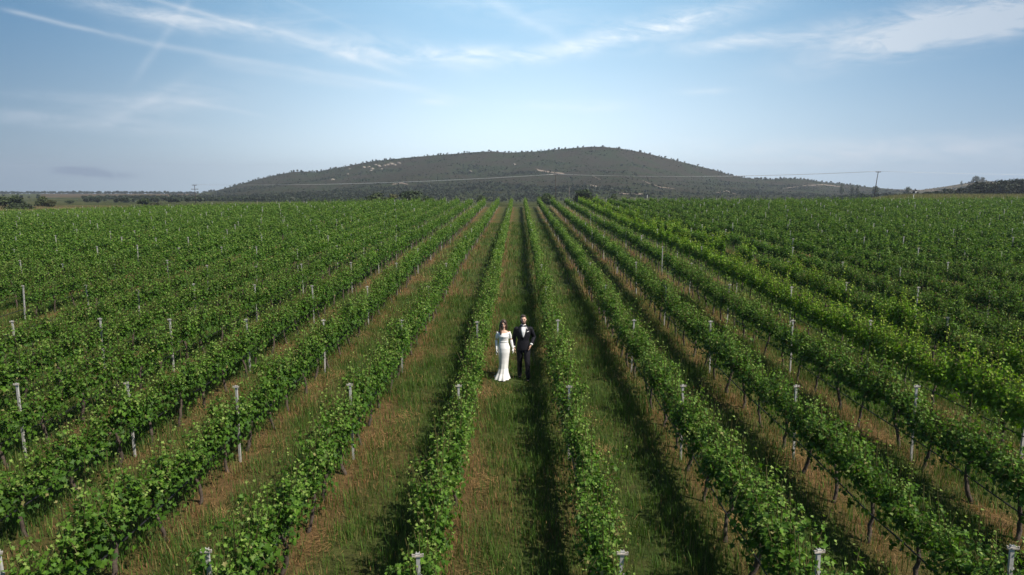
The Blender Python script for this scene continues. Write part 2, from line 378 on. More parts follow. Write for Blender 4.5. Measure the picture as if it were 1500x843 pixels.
o = link('hills', mesh_np('hills', np.stack([HX.ravel(), HD.ravel(), HZ.ravel()], 1), HF, [M_HILL], hcol.reshape(-1, 3), True)); tag(o, kind='structure')

# dirt tracks draped over the hillside
M_TRACK = mat_simple('bare_dirt', (.20, .155, .115), .95, var=.3, scale=.3)
def strip(name, pts, w, label):
    P = []
    for (px, py) in pts:
        d = hill_at(px, py, 440); P.append((px, d))
    P = np.array(P); t = np.linspace(0, len(P)-1, 60); pxs = np.interp(t, range(len(P)), P[:, 0]); ds = np.interp(t, range(len(P)), P[:, 1])
    v = []
    for i, (a, d) in enumerate(zip(pxs, ds)):
        ww = w*(.6+.6*abs(math.sin(i*.7)))*min(1, (i+2)/8, (62-i)/8)
        for s_ in (-1, 0, 1): 
            q_ = hill_point(a, d+s_*ww); v.append((q_[0], q_[1], q_[2]+.5))
    f = [(i*3+k, i*3+k+1, i*3+k+4, i*3+k+3) for i in range(59) for k in range(2)]
    o = link(name, mesh_np(name, v, np.array(f), [M_TRACK], None, True)); tag(o, kind='structure')
strip('dirt_track', [(783, 249), (793, 251.5), (812, 254), (826, 255.5)], 6, '')
strip('dirt_track', [(575, 271), (590, 269), (600, 271)], 5, '')
strip('dirt_track', [(938, 265), (950, 270), (965, 275), (985, 277)], 5, '')
strip('dirt_track', [(1045, 283), (1060, 280), (1075, 285)], 7, '')
strip('dirt_track', [(1140, 277), (1170, 273), (1200, 271), (1225, 274)], 7, '')
strip('dirt_track', [(865, 257), (874, 263), (880, 264)], 3, '')
strip('dirt_track', [(863, 272), (873, 274)], 7, '')
strip('dirt_track', [(905, 284), (940, 285)], 7, '')

# ------------------------------------------------------------------ foliage clouds
def leaf_quads(C, Nn, size, seedroll=None, bend=.25, long=1.0):
    """one bent quad (4 verts, 2 triangles) per leaf"""
    n = len(C); rnd = RNG.normal(size=(n, 3)); a = np.cross(Nn, rnd); a /= np.linalg.norm(a, axis=1, keepdims=True)+1e-9
    b = np.cross(Nn, a); s_ = size[:, None]
    V_ = np.stack([C-a*s_*long, C-b*s_*.75+Nn*s_*bend, C+a*s_*long, C+b*s_*.75+Nn*s_*bend], 1).reshape(-1, 3)
    i = np.arange(n)[:, None]*4
    F_ = np.concatenate([i+np.array([0, 1, 2]), i+np.array([0, 2, 3])], 1).reshape(-1, 3)
    return V_, F_
LOBES = np.array([(0, -.12), (.42, -.38), (.50, .08), (.92, .30), (.48, .50), (.36, .62), (0, 1.12), (-.36, .62), (-.48, .50), (-.92, .30), (-.50, .08), (-.42, -.38)])
def leaf_lobed(C, Nn, size):
    """lobed vine leaf: centre vertex and twelve rim vertices"""
    n = len(C); k = len(LOBES)
    down = np.array([0, 0, -1.0])+RNG.normal(size=(n, 3))*.55
    b = down-Nn*np.sum(down*Nn, 1, keepdims=True); b /= np.linalg.norm(b, axis=1, keepdims=True)+1e-9
    a = np.cross(b, Nn); s_ = size[:, None, None]
    rim = C[:, None]+s_*(a[:, None]*LOBES[None, :, 0:1]*.9+b[:, None]*(LOBES[None, :, 1:2]-.2))
    fold = (np.abs(LOBES[:, 0])*.32-np.maximum(LOBES[:, 1], 0)*.18)[None, :, None]+RNG.normal(size=(n, k, 1))*.05
    rim = rim+Nn[:, None]*s_*fold
    cen = (C+b*size[:, None]*.05)[:, None]
    V_ = np.concatenate([cen, rim], 1).reshape(-1, 3)
    i = np.arange(n)[:, None]*(k+1); F_ = np.concatenate([i+np.array([0, 1+j, 1+(j+1) % k]) for j in range(k)], 1).reshape(-1, 3)
    return V_, F_, k+1
def unit(v): return v/(np.linalg.norm(v, axis=1, keepdims=True)+1e-9)

def vine_leaves(seed, bright=False):
    """leaf centres, normals, sizes, tints of one vine (origin on the ground under its trunk) and its shoots"""
    rg = np.random.default_rng(seed); C, N_, S, T, sh = [], [], [], [], []
    nsh = 34 if not bright else 36
    for k in range(nsh):
        y0 = -.66+1.32*(k+rg.random())/nsh; x0 = rg.normal()*.05
        lean = rg.normal()*.15; leany = rg.normal()*.16
        top = (rg.uniform(.40, .80)+.11*math.sin(y0*4+seed))*(1.18 if bright else 1.0)
        if rg.random() < .24: top += rg.uniform(.14, .44)
        if bright and rg.random() < .16: top += rg.uniform(.1, .35)
        droop = rg.random() < .24
        nl = int(top/.043); pts = []
        for j in range(nl+1):
            t = j/nl
            if droop: z = .84+top*.62*math.sin(t*2.4); x = x0+math.copysign(.31, lean)*t**1.1*1.0
            else: z = .80+top*t; x = x0+lean*t*1.1
            pts.append((x, y0+leany*t, z))
        sh.append(pts)
        for j in range(nl+1):
            t = j/nl; x, y, z = pts[j]
            for rep in range(2 if t < .8 and rg.random() < .62 else 1):
                ang = rg.uniform(0, 2*math.pi); r = rg.uniform(.03, .12)*(1-.55*t)
                dx, dy = math.cos(ang)*r*1.25, math.sin(ang)*r
                s_ = (.068-.044*t**1.3)*rg.uniform(.6, 1.3)*(1.12 if bright else 1.0)
                C.append((x+dx, y+dy, z+rg.normal()*.035))
                N_.append((dx*5+x*1.3+rg.normal()*.38, dy*4+rg.normal()*.38, .62+rg.normal()*.38)); S.append(s_)
                T.append(t)
    # a skirt of leaves hanging round the cordon
    for k in range(125):
        s_ = rg.choice([-1, 1]); C.append((s_*rg.uniform(.04, .27), rg.uniform(-.64, .64), .47+.46*rg.random()**.8))
        N_.append((s_*1.0+rg.normal()*.3, rg.normal()*.4, .45+rg.normal()*.3)); S.append(rg.uniform(.045, .072)); T.append(rg.uniform(0, .4))
    C = np.array(C); N_ = unit(np.array(N_)); S = np.array(S); T = np.array(T)
    c_old = np.array([.032, .084, .010]); c_mid = np.array([.098, .198, .017]); c_tip = np.array([.235, .31, .075])
    if bright: c_old = np.array([.075, .165, .008]); c_mid = np.array([.150, .275, .014]); c_tip = np.array([.32, .38, .06])
    w = np.clip(rg.random(len(T))*.7+T*.55-.12, 0, 1); col = c_old*(1-w[:, None])+c_mid*w[:, None]
    tt = ss(.62, 1.0, T+rg.normal(size=len(T))*.08)[:, None]; col = col*(1-tt*.8)+c_tip*tt*.8
    col *= rg.uniform(.75, 1.25, len(T))[:, None]
    odd = rg.random(len(T)) < .010; col[odd] = np.array([.26, .24, .09])
    return C, N_, S, T, col, sh
def vine_meshes(seed, bright=False):
    C, N_, S, T, col, sh = vine_leaves(seed, bright); rg = random.Random(seed)
    V_, F_, k = leaf_lobed(C, N_, S)
    cv = np.repeat(col, k, 0).reshape(-1, k, 3); cv[:, 0] *= 1.15; cv = cv.reshape(-1, 3)
    # thin green shoots inside the same mesh (three-sided stems)
    sv, sf, n = [], [], len(V_)
    for pts in sh:
        for i, p in enumerate(pts[::3]):
            r = .006
            for a in range(3): sv.append((p[0]+r*math.cos(a*2.1), p[1]+r*math.sin(a*2.1), p[2]))
            if i:
                for a in range(3):
                    b0 = n+len(sv)-6; sf += [(b0+a, b0+(a+1) % 3, b0+3+(a+1) % 3), (b0+a, b0+3+(a+1) % 3, b0+3+a)]
    V_ = np.concatenate([V_, np.array(sv)]); F_ = np.concatenate([F_, np.array(sf)]); cv = np.concatenate([cv, np.tile([.12, .11, .04], (len(sv), 1))])
    fol = mesh_np('foliage', V_, F_, [M_LEAF], cv)
    mb = MB(); z = 0; pts = []; rad = []
    for i in range(9):
        t = i/8; pts.append((.05*math.sin(t*4+seed)+rg.gauss(0, .012), .05*math.sin(t*3+seed*2)+rg.gauss(0, .012), -.06+.84*t)); rad.append(.034*(1-.25*t)*rg.uniform(.85, 1.25)+(0.015 if i == 0 else 0))
    mb.tube(pts, rad, 8)
    for s_ in (-1, 1):
        arm = [pts[-1]]
        for i in range(1, 6): arm.append((rg.gauss(0, .015), s_*.125*i, .78+.02*math.sin(i+seed)+rg.gauss(0, .01)))
        mb.tube(arm, [.032, .027, .022, .019, .016, .011], 6)
    return fol, mb.mesh('trunk', [M_BARK])

VAR = [vine_meshes(100+i) for i in range(14)]
VARB = [vine_meshes(300+i, True) for i in range(5)]

# where the vines and posts stand
P0, PSTEP = 7.0, 6.1
def proj(x, y, z):
    v = Vector((x, y, z-CAM_H)); v = Matrix.Rotation(-YAW, 3, 'Z') @ v
    yc = v.y*math.cos(PITCH)-v.z*math.sin(PITCH); zc = v.y*math.sin(PITCH)+v.z*math.cos(PITCH)
    return 750+1000*v.x/yc, 421.5-1000*zc/yc, yc
def row_offset(r): return {-1: -.1, -3: -.15, 6: .5, 7: -.1, -8: .5, -9: .2}.get(r, .0 if abs(r) < 6 else .25*math.sin(r*2.1))
vines, posts = [], []
rgp = random.Random(5)
for r, x in ROWS.items():
    off = row_offset(r)
    k = -1
    while True:
        yp = P0+off+PSTEP*k; 
        if yp > CREST: break
        posts.append((r, x+rgp.gauss(0, .03), yp+rgp.gauss(0, .04 if k < 3 else .12), rgp.gauss(0, 1.2), rgp.gauss(0, 1.2), k))
        for j in range(5):
            yv = yp+.61+1.22*j
            if yv > CREST-1 or yv < 1.5: continue
            if rgp.random() < .012 and yv > 32: continue
            if r == -8 and 21.5 < yv < 25.2: continue
            if r == -9 and 19.5 < yv < 25.8: continue
            if r == 6 and 36 < yv < 44 and rgp.random() < .6: continue
            vines.append((r, x+rgp.gauss(0, .03), yv+rgp.gauss(0, .06)))
        k += 1
def in_frame(x, y, z, mx=0, my=0):
    a, b, c = proj(x, y, z); return c > .5 and -mx < a < 1500+mx and -my < b < 843+my
ORD = ['', 'first', 'second', 'third', 'fourth', 'fifth', 'sixth', 'seventh', 'eighth', 'ninth', 'tenth', 'eleventh', 'twelfth', 'thirteenth', 'fourteenth', 'fifteenth', 'sixteenth', 'seventeenth', 'eighteenth', 'nineteenth', 'twentieth']
def ordn(n):
    if n <= 20: return ORD[n]
    tens = {2: 'twenty', 3: 'thirty', 4: 'forty'}[n//10]
    return {2: 'twentieth', 3: 'thirtieth', 4: 'fortieth'}[n//10] if n % 10 == 0 else tens+'-'+ORD[n % 10]
def rowname(r): return ('%s row left of the bride' if r < 0 else '%s row right of the groom') % ordn(abs(r))

view = [v for v in vines if in_frame(v[1], v[2], 1.2, 25, 45) or (v[2] < 14 and in_frame(v[1], v[2], 1.3, 150, 170))]
view.sort(key=lambda v: proj(v[1], v[2], 1.2)[2])
near = view[:300]; near_set = set((v[0], v[1], v[2]) for v in near)
cnt = {}
for v in sorted(near, key=lambda v: v[2]):
    r, x, y = v; cnt[r] = cnt.get(r, 0)+1; z = float(field_z(x, y))
    br = r == 5 or (r == 6 and rgp.random() < .6)
    fol, trk = (VARB if br else VAR)[rgp.randrange(5 if br else 14)]
    root = link('grapevine', None, None, (x, y, z)); root.empty_display_size = .3
    flip = rgp.random() < .5
    root.rotation_euler = (0, 0, (math.pi if flip else 0)+rgp.gauss(0, .06)); s_ = rgp.uniform(.88, 1.08); root.scale = (s_*rgp.uniform(.9, 1.12), 1, s_)
    tag(root, '%s grapevine, %s in view from the near end, %s' % ('bright yellow-green' if br else 'leafy green', ordn(cnt[r]), rowname(r)), 'grapevine', 'grapevines in the vineyard rows')
    link('trunk', trk, root); link('foliage', fol, root)

# the rest of the vineyard, one mass
SRC = [vine_leaves(500+i) for i in range(8)]; SRCB = [vine_leaves(600+i, True) for i in range(4)]
Vs, Fs, Cs = [], [], []; nv = 0
tr_v, tr_f = [], []
rest = [v for v in vines if (v[0], v[1], v[2]) not in near_set and in_frame(v[1], v[2], 1.0, 260, 500)]
for r, x, y in rest:
    br = r == 5 or (r == 6 and rgp.random() < .5); C, N_, S, T, col, _ = (SRCB if br else SRC)[rgp.randrange(4 if br else 8)]
    inside = in_frame(x, y, 1.2, 20, 60)
    d = math.hypot(x, y)
    if inside: frac, grow = (.6, 1.15) if d < 45 else ((.38, 1.35) if d < 65 else ((.25, 1.6) if d < 90 else (.18, 1.85)))
    else: frac, grow = .25, 1.75
    k = RNG.random(len(C)) < frac; n = int(k.sum())
    sg = rgp.choice([-1, 1]); c = C[k]*np.array([sg*.72, sg, rgp.uniform(.88, 1.1)]); nn = N_[k]*np.array([sg, sg, 1])
    Vq, Fq = leaf_quads(c+np.array([x, y, float(field_z(x, y))]), nn, S[k]*grow*.95, bend=.22)
    Vs.append(Vq); Fs.append(Fq+nv); nv += len(Vq); Cs.append(np.repeat(col[k]*rgp.uniform(.88, 1.1), 4, 0))
    if d < 95:
        z = float(field_z(x, y)); b0 = len(tr_v); rr = .04
        for zz, dx in ((0, 0), (.8, rgp.gauss(0, .05))):
            for a in range(3): tr_v.append((x+dx+rr*math.cos(a*2.1), y+rr*math.sin(a*2.1), z+zz))
        for a in range(3): tr_f += [(b0+a, b0+(a+1) % 3, b0+3+(a+1) % 3), (b0+a, b0+3+(a+1) % 3, b0+3+a)]
tv = np.array(tr_v); tf = np.array(tr_f)+nv; Fall = np.concatenate(Fs+[tf]); nf0 = len(Fall)-len(tf)
me = mesh_np('distant_grapevines', np.concatenate(Vs+[tv]), Fall, [M_LEAF, M_BARK], np.concatenate(Cs+[np.tile([.1, .07, .05], (len(tv), 1))]), matidx=np.concatenate([np.zeros(nf0), np.ones(len(tf))]))
o = link('distant_grapevines', me); tag(o, 'dense green mass of grapevine rows running back to the crest of the field', 'grapevines', kind='stuff')
print('vines', len(vines), 'near', len(near), 'rest', len(rest), 'faces', len(Fall))

# posts
def post_mesh():
    mb = MB()
    mb.box((0, .0, .75), (.040, .006, 1.66)); mb.box((-.017, .016, .75), (.006, .030, 1.656)); mb.box((.017, .016, .75), (.006, .030, 1.656))
    mb.box((0, -.006, 1.562), (.05, .006, .03))
    for zz in (.55, .8, 1.05, 1.3): mb.box((.03, .012, zz), (.012, .016, .02))
    a = MB(); a.box((0, -.012, 1.545), (.125, .008, .016)); a.box((0, .001, 1.561), (.125, .014, .005))
    for s_ in (-1, 1): a.box((s_*.058, -.006, 1.562), (.010, .018, .02))
    return mb.mesh('post_shaft', [M_POST], False), a.mesh('crossarm', [M_ARM], False)
PM, AM = post_mesh()
pv = [p_ for p_ in posts if in_frame(p_[1], p_[2], 1.4+float(field_z(p_[1], p_[2])), 3, 15)]
pv.sort(key=lambda p_: proj(p_[1], p_[2], 1.2)[2]); pn = pv[:300]; pset = set(pn); cnt = {}
for p_ in sorted(pn, key=lambda p_: p_[2]):
    r, x, y, t1, t2, k = p_; cnt[r] = cnt.get(r, 0)+1
    o = link('trellis_post', PM, None, (x, y, float(field_z(x, y))-(max(0, rgp.gauss(.10, .10)) if y > 24 else 0))); o.rotation_euler = (R(t1), R(t2), rgp.gauss(0, .08))
    tag(o, 'pale metal post with crossarm, %s in view from near end, %s' % (ordn(cnt[r]), rowname(r).replace(' the ', ' ')), 'post', 'trellis posts in the vineyard rows')
    link('crossarm', AM, o)
mb = MB()
for p_ in posts:
    if p_ in pset or not in_frame(p_[1], p_[2], 1.3, 260, 500): continue
    r, x, y, t1, t2, k = p_; z = float(field_z(x, y))-max(0, rgp.gauss(.22, .14)); mb.box((x, y, z+.8), (.055, .04, 1.7)); mb.box((x, y, z+1.55), (.18, .02, .03))
o = link('distant_posts', mb.mesh('distant_posts', [M_POST], False, False)); tag(o, 'pale trellis posts scattered through the far end of the vineyard', 'posts', kind='stuff')

# drip hoses along the rows: sag a little between the posts
for r in sorted(ROWS, key=abs):
    if abs(r) > 12: continue
    x = ROWS[r]; off = row_offset(r); pts = []
    for k in range(-1, 12):
        for j in range(6):
            y = P0+off+PSTEP*(k+j/6)
            if y < 1 or y > 66: continue
            pts.append((x-.055+.012*math.sin(y*2.3), y, float(field_z(x, y))+.52-.05*math.sin(math.pi*j/6)+.012*math.sin(y*1.7)))
    mb = MB(); mb.tube(pts, .013, 6)
    o = link('drip_hose', mb.mesh('drip_hose', [M_HOSE])); tag(o, 'black drip hose strung low under the vines of the '+rowname(r), 'hose', 'drip hoses under the vine rows')

# ------------------------------------------------------------------ grass
def grass(n, y0, y1, hs, wid, seed, name, label):
    rg = np.random.default_rng(seed); y = np.sqrt(rg.uniform(y0*y0, y1*y1, n)); x = rg.uniform(-1, 1, n)*(y*.80+2.5)
    bwv = brown_w(x, y); rd = row_dist(x)
    clump = hnoise(x, y, 1.6, 8)*.5+hnoise(x, y, 4.5, 2)*.5
    keep = rg.random(n) < (.5+.5*ss(-.5, .4, clump))*(1-.15*bwv); x, y, bwv, rd, clump = (q_[keep] for q_ in (x, y, bwv, rd, clump)); n = len(x)
    dry = rg.random(n) < np.clip(bwv*.62, .04, .6)
    h = hs*rg.uniform(.5, 1.3, n)*(.75+.6*ss(-.3, .7, clump)); h = np.where(dry, h*.46, h); h *= np.where(np.abs(rd) > .85, .85, 1.1)
    # trodden grass round the couple
    tr_ = np.exp(-(((x+.1)/.7)**2+((y-18.4)/.7)**2)); h *= 1-.7*tr_
    az = rg.uniform(0, 2*math.pi, n); lean = rg.uniform(.1, .55, n)+np.where(dry, .55*rg.random(n), 0)
    dx, dy = np.cos(az), np.sin(az); z = field_z(x, y)-.01
    w = wid*rg.uniform(.6, 1.4, n); ox, oy = -dy*w, dx*w
    def P(t, s_): return np.stack([x+dx*h*lean*t*t+ox*s_, y+dy*h*lean*t*t+oy*s_, z+h*t*(1-.28*lean*t)], 1)
    V_ = np.stack([P(0, -1), P(0, 1), P(.55, .8), P(.55, -.8), P(1, 0)], 1).reshape(-1, 3)
    i = np.arange(n)[:, None]*5; Ft = i+np.array([3, 2, 4]); Fq = i+np.array([0, 1, 2, 3])
    g1 = np.array([.032, .088, .013]); g2 = np.array([.100, .175, .026]); d1 = np.array([.18, .090, .035]); d2 = np.array([.31, .20, .085])
    u = rg.random(n)[:, None]; col = np.where(dry[:, None], d1*(1-u)+d2*u, g1*(1-u)+g2*u)
    mixy = (rg.random(n) < .12) & ~dry; col[mixy] = np.array([.17, .17, .055])
    col = np.repeat(col*rg.uniform(.75, 1.2, n)[:, None], 5, 0)
    o = link(name, mesh_np(name, V_, [Fq, Ft], [M_GRASS], col)); tag(o, label, 'grass', kind='stuff')
grass(560000, 3.5, 31, .25, .0048, 21, 'grass', 'green and straw coloured grass between and under the vine rows')
grass(260000, 29, 78, .30, .012, 22, 'distant_grass', 'short green and dry grass in the far vineyard aisles')
# tall dry grass along the right edge beyond the vines
def edge_grass():
    rg = np.random.default_rng(5); n = 42000; px = rg.uniform(850, 1900, n); d = rg.uniform(132, 232, n)
    x = (px-759.5)/1000*d; z = hill_z(px, d); h = rg.uniform(.5, 1.1, n)*np.where(px > 1240, .8, .3); a = rg.uniform(0, 2*math.pi, n); w = .09
    V_ = np.stack([np.stack([x-w*np.cos(a), d-w*np.sin(a), z], 1), np.stack([x+w*np.cos(a), d+w*np.sin(a), z], 1), np.stack([x+.15*rg.normal(size=n), d, z+h], 1)], 1).reshape(-1, 3)
    col = np.repeat(np.where((rg.random(n) < .6)[:, None], np.array([.22, .19, .09]), np.array([.13, .15, .05])), 3, 0)
    o = link('dry_grass', mesh_np('dry_grass', V_, np.arange(n*3).reshape(-1, 3), [M_GRASS], col)); tag(o, 'tall pale dry grass on the rise beyond the right of the vineyard', 'grass', kind='stuff')
edge_grass()
def straw():
    rg = np.random.default_rng(77); V_, C_ = [], []
    for i in range(170):
        r = rg.choice([k for k in ROWS if abs(k) <= 7]); cx = ROWS[r]+rg.uniform(.0, .75)*(1 if rg.random() < .75 else -.6); cy = rg.uniform(4.5, 30); a0 = rg.uniform(0, 6.28); n = int(rg.uniform(60, 190)); sp_ = rg.uniform(.10, .28)
        x = cx+rg.normal(size=n)*sp_; y = cy+rg.normal(size=n)*sp_*1.5; a = a0+rg.normal(size=n)*.7; L = rg.uniform(.08, .26, n); w = .0038
        z = field_z(x, y)+rg.uniform(.01, .09, n); ex, ey = np.cos(a)*L, np.sin(a)*L
        V_.append(np.stack([np.stack([x-w*np.sin(a), y+w*np.cos(a), z], 1), np.stack([x+w*np.sin(a), y-w*np.cos(a), z], 1), np.stack([x+ex, y+ey, z+rg.uniform(-.01, .08, n)], 1)], 1).reshape(-1, 3))
        C_.append(np.repeat(np.array([.36, .225, .095])[None]*rg.uniform(.5, 1.25, (n, 1)), 3, 0))
    V_ = np.concatenate(V_); o = link('straw', mesh_np('straw', V_, np.arange(len(V_)).reshape(-1, 3), [M_GRASS], np.concatenate(C_))); tag(o, 'flattened dry straw lying in patches beside the vine rows', 'straw', kind='stuff')
straw()

# ------------------------------------------------------------------ trees and bushes
def crown_cloud(rg, lobes, n, size):
    C = []; N_ = []; tot = sum(l[3]*l[4]*l[5] for l in lobes)
    for (cx, cy, cz, rx, ry, rz) in lobes:
        k = int(n*rx*ry*rz/tot)+3; d = unit(rg.normal(size=(k, 3))); rr = rg.random((k, 1))**.35*(1+.14*rg.normal(size=(k, 1)))
        C.append(d*rr*np.array([rx, ry, rz])+np.array([cx, cy, cz])); N_.append(unit(d+rg.normal(size=(k, 3))*.6+np.array([0, 0, .3])))
    return np.concatenate(C), np.concatenate(N_)
def tree(name, px, d, w, h, label, cat, group, tint=(.045, .065, .025), n=1400, trunk=.25, conifer=False, seed=0, zfn=None):
    rg = np.random.default_rng(seed+int(px)*7); x, y, z = hill_point(px, d)
    root = link(name, None, None, (x, y, z-.1)); tag(root, label, cat, group)
    lobes = []
    if conifer:
        for i in range(9):
            t = i/8; rr = w*.5*(1-t)**.8+.08*w; lobes.append((rg.normal()*.04*w, rg.normal()*.04*w, h*(.14+.82*t), rr, rr, h*.075))
    else:
        nl = 9
        for i in range(nl):
            a = 2*math.pi*i/nl+rg.normal()*.3; rr = w*.5*rg.uniform(.25, .66); hz = h*rg.uniform(trunk+.14, .80)
            lobes.append((rr*math.cos(a), rr*math.sin(a), hz, w*rg.uniform(.16, .27), w*rg.uniform(.16, .27), h*rg.uniform(.12, .22)))
        lobes.append((0, 0, h*(.5+trunk/2), w*.3, w*.3, h*(1-trunk)*.42)); lobes.append((rg.normal()*.1*w, 0, h*.84, w*.2, w*.2, h*.15))
    C, N_ = crown_cloud(rg, lobes, n, 1); C[:, 2] = np.maximum(C[:, 2], .1)
    sz = np.full(len(C), (w*w*h)**(1/3)*.055)*rg.uniform(.6, 1.5, len(C)); V_, F_ = leaf_quads(C, N_, sz)
    col = np.repeat(np.array(tint)[None]*rg.uniform(.55, 1.5, (len(C), 1)), 4, 0)
    link('crown', mesh_np('crown', V_, F_, [M_TREE], col), root)
    mb = MB(); mb.tube([(0, 0, -.3), (.02*w, 0, h*.3), (-.02*w, .01*w, h*(.9 if conifer else .68))], [h*.035, h*.025, h*.008], 7)
    if not conifer:
        for i in range(5):
            a = i*1.26+rg.random(); mb.tube([(0, 0, h*(.25+.06*i)), (w*.16*math.cos(a), w*.16*math.sin(a), h*(.42+.05*i)), (w*.3*math.cos(a), w*.3*math.sin(a), h*(.55+.05*i))], [h*.016, h*.011, h*.004], 5)
    link('trunk', mb.mesh('trunk', [M_BARK]), root)
def size_of(px, d, top_y, wpx):
    z = float(hill_z(px, d)); return wpx*d/1000, CAM_H-d*(top_y-262)/1000-z
def tre(name, px, d, top_y, wpx, label, cat, group=None, **kw):
    w, h = size_of(px, d, top_y, wpx); tree(name, px, d, w, max(h, .8), label, cat, group, **kw)
G1 = 'trees beyond the left edge of the vineyard'
tre('tree', 3, 168, 287, 24, 'dark round tree cut by the left edge of the photo', 'tree', G1, trunk=.08)
tre('tree', 23, 172, 285, 28, 'dark round tree, second from the left edge beyond the vines', 'tree', G1, trunk=.08, tint=(.035, .052, .02))
tre('bush', 28, 150, 297, 44, 'low dark bush in front of the two leftmost trees', 'bush', None, trunk=.0, tint=(.03, .042, .018))
tre('tree', 64, 190, 287, 26, 'round dark green tree standing alone on tan grass at far left', 'tree', G1, trunk=.05, tint=(.05, .065, .022))
tre('bush', 74, 176, 292, 16, 'small olive bush leaning against the lone round tree at left', 'bush', None, trunk=.0, tint=(.055, .062, .025))
tre('tree', 103, 300, 292.5, 17, 'small round tree left of the wood below the brown field', 'tree', None, trunk=.05)
tre('tree', 213, 235, 290, 20, 'broad dark tree near the crest, left of the left utility pole', 'tree', None, trunk=.05)
tre('bush', 228, 215, 296, 20, 'low brownish bush right of the broad dark tree by the crest', 'bush', None, trunk=0, tint=(.06, .06, .035))
tre('bush', 553, 190, 281.5, 40, 'wide olive bush behind the crest, left of the pair below the hill', 'bush', None, trunk=.0, tint=(.05, .068, .028))
tre('bush', 609, 190, 279, 52, 'wide dark green bush behind the crest, right of the olive bush', 'bush', None, trunk=.0, tint=(.035, .052, .022), n=2200)
tre('bush', 575, 186, 283, 18, 'yellowish bush wedged between two wide bushes behind the crest', 'bush', None, trunk=.0, tint=(.10, .10, .045))
tre('bush', 706, 195, 285, 20, 'small green bush behind the crest above the bride', 'bush', None, trunk=.0)
tre('bush', 802, 195, 282.5, 26, 'light green bush just left of the middle utility pole', 'bush', None, trunk=.0, tint=(.05, .075, .025))
tre('bush', 853, 190, 277.5, 36, 'dense dark green bush right of the middle utility pole', 'bush', None, trunk=.0, tint=(.035, .055, .02), n=2000)
tre('bush', 898, 195, 282.5, 16, 'small dark bush right of the dense bush behind the crest', 'bush', None, trunk=.0)
G2 = 'round trees on the right skyline'
for (px, d, ty, w_, lb) in [(1226, 620, 267.5, 8, 'leftmost small round tree on the right skyline'), (1241, 600, 268.5, 7, 'round tree on the skyline just left of the right pole, second from left'), (1249, 590, 270, 8, 'low round tree on the skyline, nearest the right pole on its left'),
                        (1275, 520, 271, 12, 'dark round tree directly behind the right utility pole'), (1321, 520, 272.5, 9, 'dark tree poking above the wood between pole and right hill')]:
    tre('tree', px, d, ty, w_, lb, 'tree', G2, trunk=.1, n=500)
tre('tree', 1417, 980, 257.5, 12, 'larger dark tree alone on top of the tan right hill', 'tree', 'pair of trees on the tan hill', trunk=.1, n=500)
tre('tree', 1427, 980, 259.5, 7, 'smaller dark tree beside the larger one on the tan hill', 'tree', 'pair of trees on the tan hill', trunk=.1, n=400)
tre('tree', 1397, 960, 264.5, 5, 'tiny dark tree on the slope left of the hilltop pair', 'tree', None, trunk=.1, n=300)
G3 = 'dark trees of the right hand treeline'
for i, (px, ty, w_) in enumerate([(1352, 280, 16), (1366, 279, 18), (1382, 276, 20), (1397, 274, 18), (1411, 271, 22), (1427, 266, 24), (1442, 267, 20), (1456, 263, 24), (1470, 261, 26), (1484, 262, 22), (1506, 260, 30), (1532, 259, 34), (1562, 260, 34), (1600, 258, 40)]):
    lb = 'dark tree of the right hand treeline, %s from its left end' % ordn(i+1)
    tre('tree', px, 265, ty, w_*1.15, lb, 'tree', G3, trunk=.03, tint=(.020, .030, .014), n=1300)
tre('conifer_tree', 1494, 262, 256.5, 10, 'dark pointed conifer rising above the treeline at the right edge', 'tree', None, conifer=True, tint=(.018, .028, .014), n=900)

def blobs(name, specs, label, tint, faces, seed, mat=M_TREE):
    """many bushes or trees far off as one mass: specs (px, d, w, h)"""
    rg = np.random.default_rng(seed); S_ = np.array(specs); n = len(S_)
    px, d, w, h = S_.T; x = (px-759.5)/1000*d; z = hill_z(px, d)
    dirs = unit(rg.normal(size=(n, faces, 3))); rr = rg.random((n, faces, 1))**.3
    C = dirs*rr*np.stack([w*.5, w*.5, h*.55], 1)[:, None]; C[..., 2] = np.abs(C[..., 2]+h[:, None]*.4)
    C += np.stack([x, d, z], 1)[:, None]; N_ = unit((dirs+rg.normal(size=dirs.shape)*.5).reshape(-1, 3))
    sz = np.repeat((w*.5*1.7/math.sqrt(faces))*1.2, faces)*rg.uniform(.7, 1.3, n*faces); V_, F_ = leaf_quads(C.reshape(-1, 3), N_, sz)
    base = np.array(tint)[None]*rg.uniform(.6, 1.4, (n, 1)); col = np.repeat(np.repeat(base, faces, 0)*rg.uniform(.75, 1.3, (n*faces, 1)), 4, 0)
    o = link(name, mesh_np(name, V_, F_, [mat], col)); tag(o, label, 'vegetation', kind='stuff')
rg = random.Random(3)
sp = []
while len(sp) < 15000:                                # scrub over the hill
    px = rg.uniform(250, 1500); d = rg.uniform(430, 1010)
    x = (px-759.5)/1000*d; nn = float(hnoise(x, d, .02, 2)*.6+hnoise(x, d, .06, 6)*.5)
    if rg.random() < .05+1.5*max(0, nn-.12)+.8*max(0, (680-d)/250)*max(0, (900-px)/500): 
        s_ = rg.uniform(.8, 2.0)*(1+.9*(rg.random() < .14)*(nn > .1)); sp.append((px, d, s_*1.2, s_*.85))
for px in np.linspace(330, 1260, 330):               # bushes along the skyline
    s_ = rg.uniform(1.2, 3.8); sp.append((px+rg.uniform(-2, 2), rg.uniform(985, 1003), s_*1.2, s_))
blobs('hillside_scrub', sp, 'low dark green and grey brown scrub covering the hill', (.033, .042, .025), 12, 4)
sp = []
for i in range(700): sp.append((rg.uniform(-300, 330), rg.uniform(1150, 1700), rg.uniform(9, 16), rg.uniform(4.5, 8.5)))
